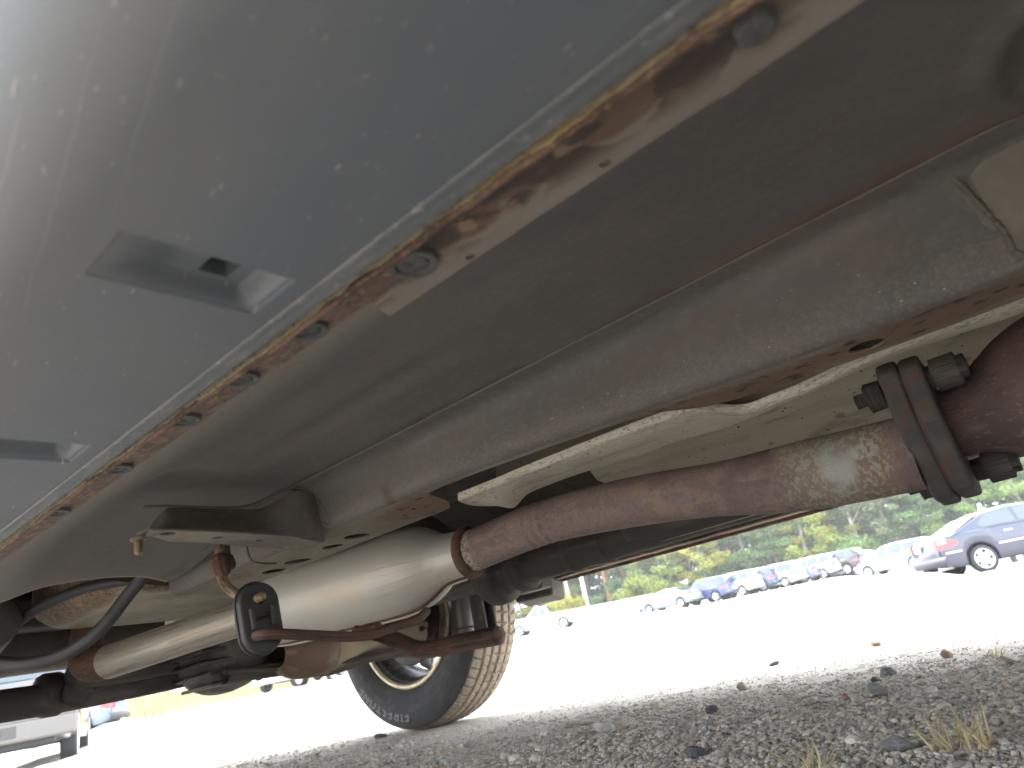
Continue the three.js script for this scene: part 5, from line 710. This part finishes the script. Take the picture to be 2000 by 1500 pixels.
{
  const merc = makeCar('navy_sedan', 'sedan', [0.028, 0.033, 0.058], put(83.6, 22.5), heading(144), 'dark navy blue sedan with silver five-spoke wheels, parked closest on the right', 'car', null, { fine: true, handles: [-0.62, 0.35], strip: [[-2.3, -1.85], [-0.95, 0.95]], lamp: [0.7, 0.97, 0.5], exhaust: true, spokes: 5, bumper: plain(0.03, 0.034, 0.052, 0.5) });
  mesh('roof_marker', [box(0.1, 0.2, 0.06, 0.1, 1.56, -0.5, 0.03), box(0.22, 0.07, 0.12, 0.02, 1.49, -0.52, 0.03)], CM.white, merc);
  makeCar('added_shade_van', 'minivan', [0.04, 0.04, 0.045], [-1.26, 0, 2.36], 0, 'added unseen charcoal minivan blocking light on the near side, out of the frame', 'car');  // added out of view to darken the front end of the underside
  const row = 'vehicles parked in the row before the trees';
  const R = [
    ['grey_sedan', 'sedan', [0.17, 0.2, 0.24], 60.6, 56, 5, 'grey sedan at the left end of the parked row, nose by the pale fence'],
    ['blue_crossover', 'suv', [0.035, 0.055, 0.16], 63.2, 56.5, 5, 'bright dark-blue SUV with a red tail lamp, second in the parked row'],
    ['white_crossover', 'suv', [0.75, 0.76, 0.76], 65.2, 57, 8, 'white SUV parked just right of the bright blue one'],
    ['dark_crossover', 'suv', [0.05, 0.07, 0.12], 66.7, 58, 8, 'dark blue car mostly hidden between the white SUV and the silver minivan'],
    ['silver_minivan', 'minivan', [0.55, 0.56, 0.56], 68.1, 58, 9, 'silver-white minivan with dark side glass, middle of the parked row'],
    ['slate_sedan', 'sedan', [0.12, 0.13, 0.2], 69.5, 59, 10, 'slate blue sedan with red lamps, right of the silver minivan'],
    ['white_wagon', 'suv', [0.78, 0.79, 0.78], 70.9, 59, 11, 'white estate car left of the small red car'],
    ['red_hatchback', 'wagon', [0.42, 0.03, 0.035], 71.8, 60.5, 11, 'red car showing only its tail beside the white estate'],
    ['black_crossover', 'suv', [0.025, 0.022, 0.026], 72.5, 59, 12, 'black SUV with a red lamp in the parked row'],
    ['white_hatchback', 'wagon', [0.72, 0.74, 0.76], 73.3, 59, 14, 'small white car directly right of the black SUV'],
    ['beige_sedan', 'sedan', [0.5, 0.47, 0.38], 74.2, 60, 14, 'beige car at the right end of the row, behind the pale blue van'],
  ];
  for (const [n, k, c, az, d, h, label] of R) makeCar(n, k, c, put(az, d), heading(h), label, 'car', row);
  makeCar('pale_blue_van', 'minivan', [0.32, 0.39, 0.4], put(76.4, 52), heading(14), 'pale blue-green minivan with its nose left, between the row and the navy sedan', 'van', null, {});
  makeCar('white_pickup', 'pickup', [0.78, 0.77, 0.7], put(50.9, 58), heading(-26), 'white pickup truck with a grey bumper, alone beside the tyre', 'pickup truck', null, { bumper: plain(0.3, 0.32, 0.33, 0.4, 0.5) });
  const sp = makeCar('silver_pickup', 'pickup', [0.1, 0.096, 0.092], put(15.9, 15.4), heading(22), 'silver pickup truck seen from behind at the lower left, with a wide step bumper', 'pickup truck', null, { plate: false, bumper: plain(0.01, 0.01, 0.01, 0.9) });
  { // its wide painted step bumper, plate recess and tail-gate pressing
    const b = plain(0.13, 0.122, 0.112, 0.55);
    mesh('step_bumper', [box(2.0, 0.26, 0.16, 0, 0.53, -2.95, 0.04), box(2.0, 0.04, 0.26, 0, 0.67, -2.9, 0.015)], b, sp); mesh('tread_plate', box(1.8, 0.012, 0.2, 0, 0.697, -2.88, 0.004), plain(0.08, 0.09, 0.1, 0.5), sp);
    mesh('plate_recess', box(0.36, 0.15, 0.01, -0.14, 0.535, -3.029, 0.01), plain(0.06, 0.055, 0.05, 0.6), sp); mesh('tow_hole', turned([[0, 0], [0, 0.02], [0.01, 0.02]], [-0.14, 0.535, -3.036], [-0.14, 0.535, 0], 16), CM.trim, sp); mesh('tailgate', box(1.5, 0.38, 0.04, 0, 0.9, -2.87, 0.02), carPaint([0.1, 0.096, 0.092]), sp); for (const x of [-0.3, 0.3]) mesh('tailgate_slot', box(0.24, 0.02, 0.02, x, 0.82, -2.892, 0.008), CM.trim, sp);
    mesh('hitch_frame', box(1.1, 0.1, 0.12, -0.2, 0.37, -2.8, 0.03), CM.trim, sp);
  }
  makeCar('slate_pickup', 'pickup', [0.16, 0.2, 0.27], put(16.5, 30), heading(-52), 'slate blue pickup truck behind the silver one, its red lamp at the corner', 'pickup truck', null, { bumper: CM.trim });
  makeCar('pale_suv', 'suv', [0.42, 0.46, 0.5], put(32.8, 37), heading(-112), 'grey car with bright wheels seen low beneath the axle, far side of the lot', 'car', null, {});
  makeCar('white_van', 'minivan', [0.75, 0.76, 0.77], put(36.2, 44), heading(-100), 'white van partly hidden behind the tyre, right of the grey car with bright wheels', 'van', null, {});
}
{ // pale screen fence along the lot, in bays between posts
  const bayMat = bake(128, 128, [0, 1], [0, 1], (s, t, o) => { const a = fbm(s * 6, t * 9, 4); o[0] = 0.5; o[1] = 0.57; o[2] = 0.62; mix(o, [0.6, 0.66, 0.7], ss(0.4, 0.7, a) * 0.6); o[3] = 0.5 + 0.5 * Math.sin(s * 160); o[4] = 0.8; }, { bump: 0.004 }), post = plain(0.3, 0.33, 0.35, 0.5, 0.5);
  const f = base('screen_fence', [0, 0, 0], 0, 'long pale blue-grey screen fence along the edge of the lot', 'fence');
  const pts = []; for (let az = 17; az < 84; az += 2.35) pts.push(polar(az, 74 + 6 * Math.sin(az * 0.05)));
  for (let i = 0; i + 1 < pts.length; i++) {
    const [x0, z0] = pts[i], [x1, z1] = pts[i + 1];
    mesh('panel', grid(24, 6, (u, v) => { const x = lerp(x0, x1, u), z = lerp(z0, z1, u); return [x, ground(x, z) + 0.03 + 1.55 * v, z, u * 3, v * 1.6]; }), bayMat, f);
    mesh('post', tube([[x0, ground(x0, z0) - 0.1, z0 + 0.06], [x0, ground(x0, z0) + 1.75, z0 + 0.06]], 0.045, 3, 8), post, f);
  }
}
// ---------------------------------------------------------------- trees: trunk, limbs and a crown of leaf clumps
{
  const bark = plain(0.2, 0.17, 0.14, 0.95), birch = plain(0.5, 0.46, 0.4, 0.9), pineBark = plain(0.33, 0.17, 0.09, 0.95);
  const leaf = (r, g, b) => new THREE.MeshPhysicalMaterial({ color: new THREE.Color().setRGB(r, g, b), roughness: 1, transmission: 0.5, thickness: 0, side: THREE.DoubleSide });
  const greens = [leaf(0.13, 0.24, 0.04), leaf(0.18, 0.29, 0.04), leaf(0.11, 0.21, 0.07), leaf(0.3, 0.36, 0.025), leaf(0.4, 0.38, 0.02), leaf(0.16, 0.2, 0.06)];
  function crownGeo(k, n, clumps, H, RX, y0, size, conic = 0) { // leaves laid in clumps through an uneven volume
    const p = [], ix = []; const cl = [];
    for (let i = 0; i < clumps; i++) { const y = Math.pow(rnd(), 0.8), w = conic ? (1 - y * 0.85) : Math.sqrt(Math.max(0.05, 1 - Math.pow(2 * y - 0.9, 2))); const a = rnd() * 6.283, r = RX * w * Math.sqrt(rr(0.15, 1)); cl.push([r * Math.cos(a), y0 + (H - y0) * y, r * Math.sin(a), rr(0.45, 1.15) * (conic ? 0.8 : 1)]); }
    const a = new THREE.Vector3(), b = new THREE.Vector3();
    for (let i = 0; i < n; i++) {
      const c = cl[Math.floor(rnd() * clumps)], t = rnd() * 6.283, cp = rr(-1, 1), sp = Math.sqrt(1 - cp * cp), r = c[3] * Math.pow(rnd(), 0.45);
      const x = c[0] + r * sp * Math.cos(t) * 1.25, y = c[1] + r * cp * 0.62, z = c[2] + r * sp * Math.sin(t) * 1.25, s = size * rr(0.6, 1.3);
      a.set(rr(-1, 1), rr(-0.5, 0.5), rr(-1, 1)).normalize(); b.set(rr(-1, 1), rr(-0.3, 1), rr(-1, 1)).normalize(); const k0 = p.length / 3;
      p.push(x - a.x * s, y - a.y * s, z - a.z * s, x + b.x * s * 0.6, y + b.y * s * 0.6, z + b.z * s * 0.6, x + a.x * s, y + a.y * s, z + a.z * s, x - b.x * s * 0.6, y - b.y * s * 0.6, z - b.z * s * 0.6); ix.push(k0, k0 + 1, k0 + 2, k0, k0 + 2, k0 + 3);
    }
    const g = new THREE.BufferGeometry(); g.setAttribute('position', new THREE.Float32BufferAttribute(p, 3)); g.setIndex(ix); g.setAttribute('uv', new THREE.Float32BufferAttribute(new Float32Array(p.length / 3 * 2), 2)); g.computeVertexNormals(); return g;
  }
  const broad = [0, 1, 2].map((k) => crownGeo(k, 9000, 70, 13, 4.2, 0.8, 0.2)), tall = crownGeo(4, 8000, 60, 17, 3.4, 7.5, 0.2), pine = crownGeo(5, 9000, 80, 16, 3.6, 1.6, 0.16, 1), bush = crownGeo(6, 5000, 34, 3.4, 2.6, 0.2, 0.16);
  const trunkGeo = (h, r, kx) => merge([tube([[0, -0.3, 0], [0.1 * kx, h * 0.35, 0.05], [-0.08, h * 0.7, 0.1 * kx], [0.05, h, 0]], (t) => r * (1.15 - 0.85 * t), 18, 10), ...[0.35, 0.5, 0.62, 0.74].map((t, i) => tube([[0, h * t, 0], [Math.cos(i * 2.1) * 0.9, h * t + 0.8, Math.sin(i * 2.1) * 0.9], [Math.cos(i * 2.1) * 2, h * t + 1.9, Math.sin(i * 2.1) * 2]], (q) => r * 0.4 * (1 - 0.8 * q), 8, 6))]);
  const trunks = [trunkGeo(10, 0.24, 1), trunkGeo(15, 0.22, 0.3), trunkGeo(14, 0.26, -0.6)];
  // az, distance, kind, tint, scale
  const K = { b: ['broadleaf_tree', broad, trunks[0], bark, 'broadleaf tree'], t: ['tall_trunk_tree', [tall], trunks[1], birch, 'tree'], p: ['pine_tree', [pine], trunks[2], pineBark, 'pine tree'], s: ['bush', [bush], null, null, 'bush'] };
  const tint = ['mid green', 'fresh green', 'blue-green', 'yellow-green', 'bright yellow', 'dull olive'];
  const where = (az) => az < 49.5 ? 'above the parked tyre' : az < 56 ? 'above the white pickup' : az < 61 ? 'behind the open stretch of fence' : az < 66 ? 'behind the blue and white cars of the row' : az < 71 ? 'behind the silver minivan' : az < 76 ? 'behind the black SUV end of the row' : 'behind the navy sedan';
  const list = [[45, 84, 'b', 0, 1], [47.2, 82, 't', 1, 1], [48.6, 80, 't', 0, 1], [49.4, 86, 'b', 4, 0.8], [50.6, 79, 't', 1, 1.05], [52, 90, 'b', 3, 1], [52.6, 79, 's', 4, 0.9], [53.2, 81, 't', 0, 1], [54.4, 79, 't', 3, 1.1], [54.8, 92, 'b', 1, 0.9], [56.2, 84, 'p', 2, 0.9], [57.6, 88, 'p', 2, 1], [58.6, 80, 's', 3, 1], [59.2, 86, 'b', 0, 0.9], [60.4, 82, 'b', 3, 0.75], [61.4, 90, 'b', 0, 1.1], [62.6, 84, 'b', 1, 0.85], [63.6, 82, 'b', 4, 0.8], [64.6, 92, 'p', 2, 1.1], [65.6, 86, 'p', 5, 1], [66.8, 84, 'b', 0, 1], [68, 90, 'b', 2, 1.1], [68.9, 84, 'b', 0, 0.9], [70, 86, 'b', 5, 1], [71, 82, 'b', 3, 0.95], [72.1, 84, 'b', 4, 0.9], [73.2, 90, 'b', 1, 1.1], [74, 82, 's', 1, 1.1], [74.5, 84, 't', 5, 1], [75.4, 90, 'b', 0, 1.1], [76.6, 84, 'b', 5, 1], [77.8, 88, 'b', 1, 1.1], [79, 84, 'b', 0, 1], [80.3, 88, 'b', 2, 1.1], [81.6, 84, 'b', 1, 1], [83, 88, 'b', 0, 1.15], [84.6, 84, 'b', 1, 1], [86.5, 90, 'b', 2, 1.1], [88.6, 86, 'b', 0, 1]];
  const seen = {};
  list.forEach(([az, d, k, c, s], i) => {
    const [x, z] = polar(az, d), [n, geos, tr, mt, cat] = K[k]; let label = `${tint[c]} ${k === 't' ? 'tree with a bare pale trunk' : cat} ${where(az)}`;
    if (seen[label]) label += `, ${['second', 'third', 'fourth', 'fifth'][seen[label] - 1]} of these from the left`, seen[label.split(',')[0]]++; else seen[label] = 1;
    const t = base(n, [x, ground(x, z) - 0.05, z], i * 2.4, label, cat, 'trees at the edge of the lot'); t.scale.setScalar(s);
    if (tr) mesh('trunk', tr, mt, t); mesh('crown', geos[i % geos.length], greens[c], t);
  });
  // the wood behind them reads as one dark mass
  const wood = [];
  const fr = []; for (let az = 43; az < 100; az += 0.9) { const [x, z] = polar(az, 94 + 14 * h2(Math.round(az * 7), 4)); const g = broad[Math.floor(h2(Math.round(az * 10), 1) * 3)].clone(); g.scale(1.15, 1.5, 1.15); g.rotateY(az); g.translate(x, ground(x, z) - 0.5, z); fr.push(g); }
  tag(mesh('woodland', mergeGeometries(fr), greens[2], scene), 'dense dark wood standing behind the front trees', 'woodland', null, 'stuff');
  // dry grass bank on the far left
  const gb = []; for (let i = 0; i < 9000; i++) { const az = rr(20, 33.5), d = rr(46, 58); const [x, z] = polar(az, d); const hgt = rr(0.25, 0.8) * (0.5 + ss(0.3, 0.6, fbm(az * 0.8, d * 0.2, 3))), w = 0.05, a = rr(0, 6.28); const y = ground(x, z) + 0.9 * ss(46, 55, d) * ss(19, 23, az) * ss(34, 31, az) - 0.05; const q = new Float32Array([x - w * Math.cos(a), y, z - w * Math.sin(a), x + w * Math.cos(a), y, z + w * Math.sin(a), x + rr(-0.2, 0.2), y + hgt, z + rr(-0.2, 0.2)]); gb.push(q); }
  const P = new Float32Array(gb.length * 9); gb.forEach((q, i) => P.set(q, i * 9)); const g = new THREE.BufferGeometry(); g.setAttribute('position', new THREE.BufferAttribute(P, 3)); g.computeVertexNormals();
  tag(mesh('dry_grass_bank', g, plain(0.45, 0.36, 0.18, 0.9), scene), 'straw-coloured dry grass on the low bank at far left', 'grass', null, 'stuff');
  struct('earth_bank', grid(40, 14, (u, v) => { const az = lerp(19, 34.5, u), d = lerp(45, 62, v), [x, z] = polar(az, d); return [x, ground(x, z) - 0.06 + 0.9 * ss(46, 55, d) * ss(19, 23, az) * ss(34.3, 31, az) * ss(62, 57, d), z, x, z]; }), plain(0.4, 0.31, 0.2, 0.95));
}
scene.fog = new THREE.FogExp2(0xf2f4f2, 0.001);
renderer.render(scene, camera);
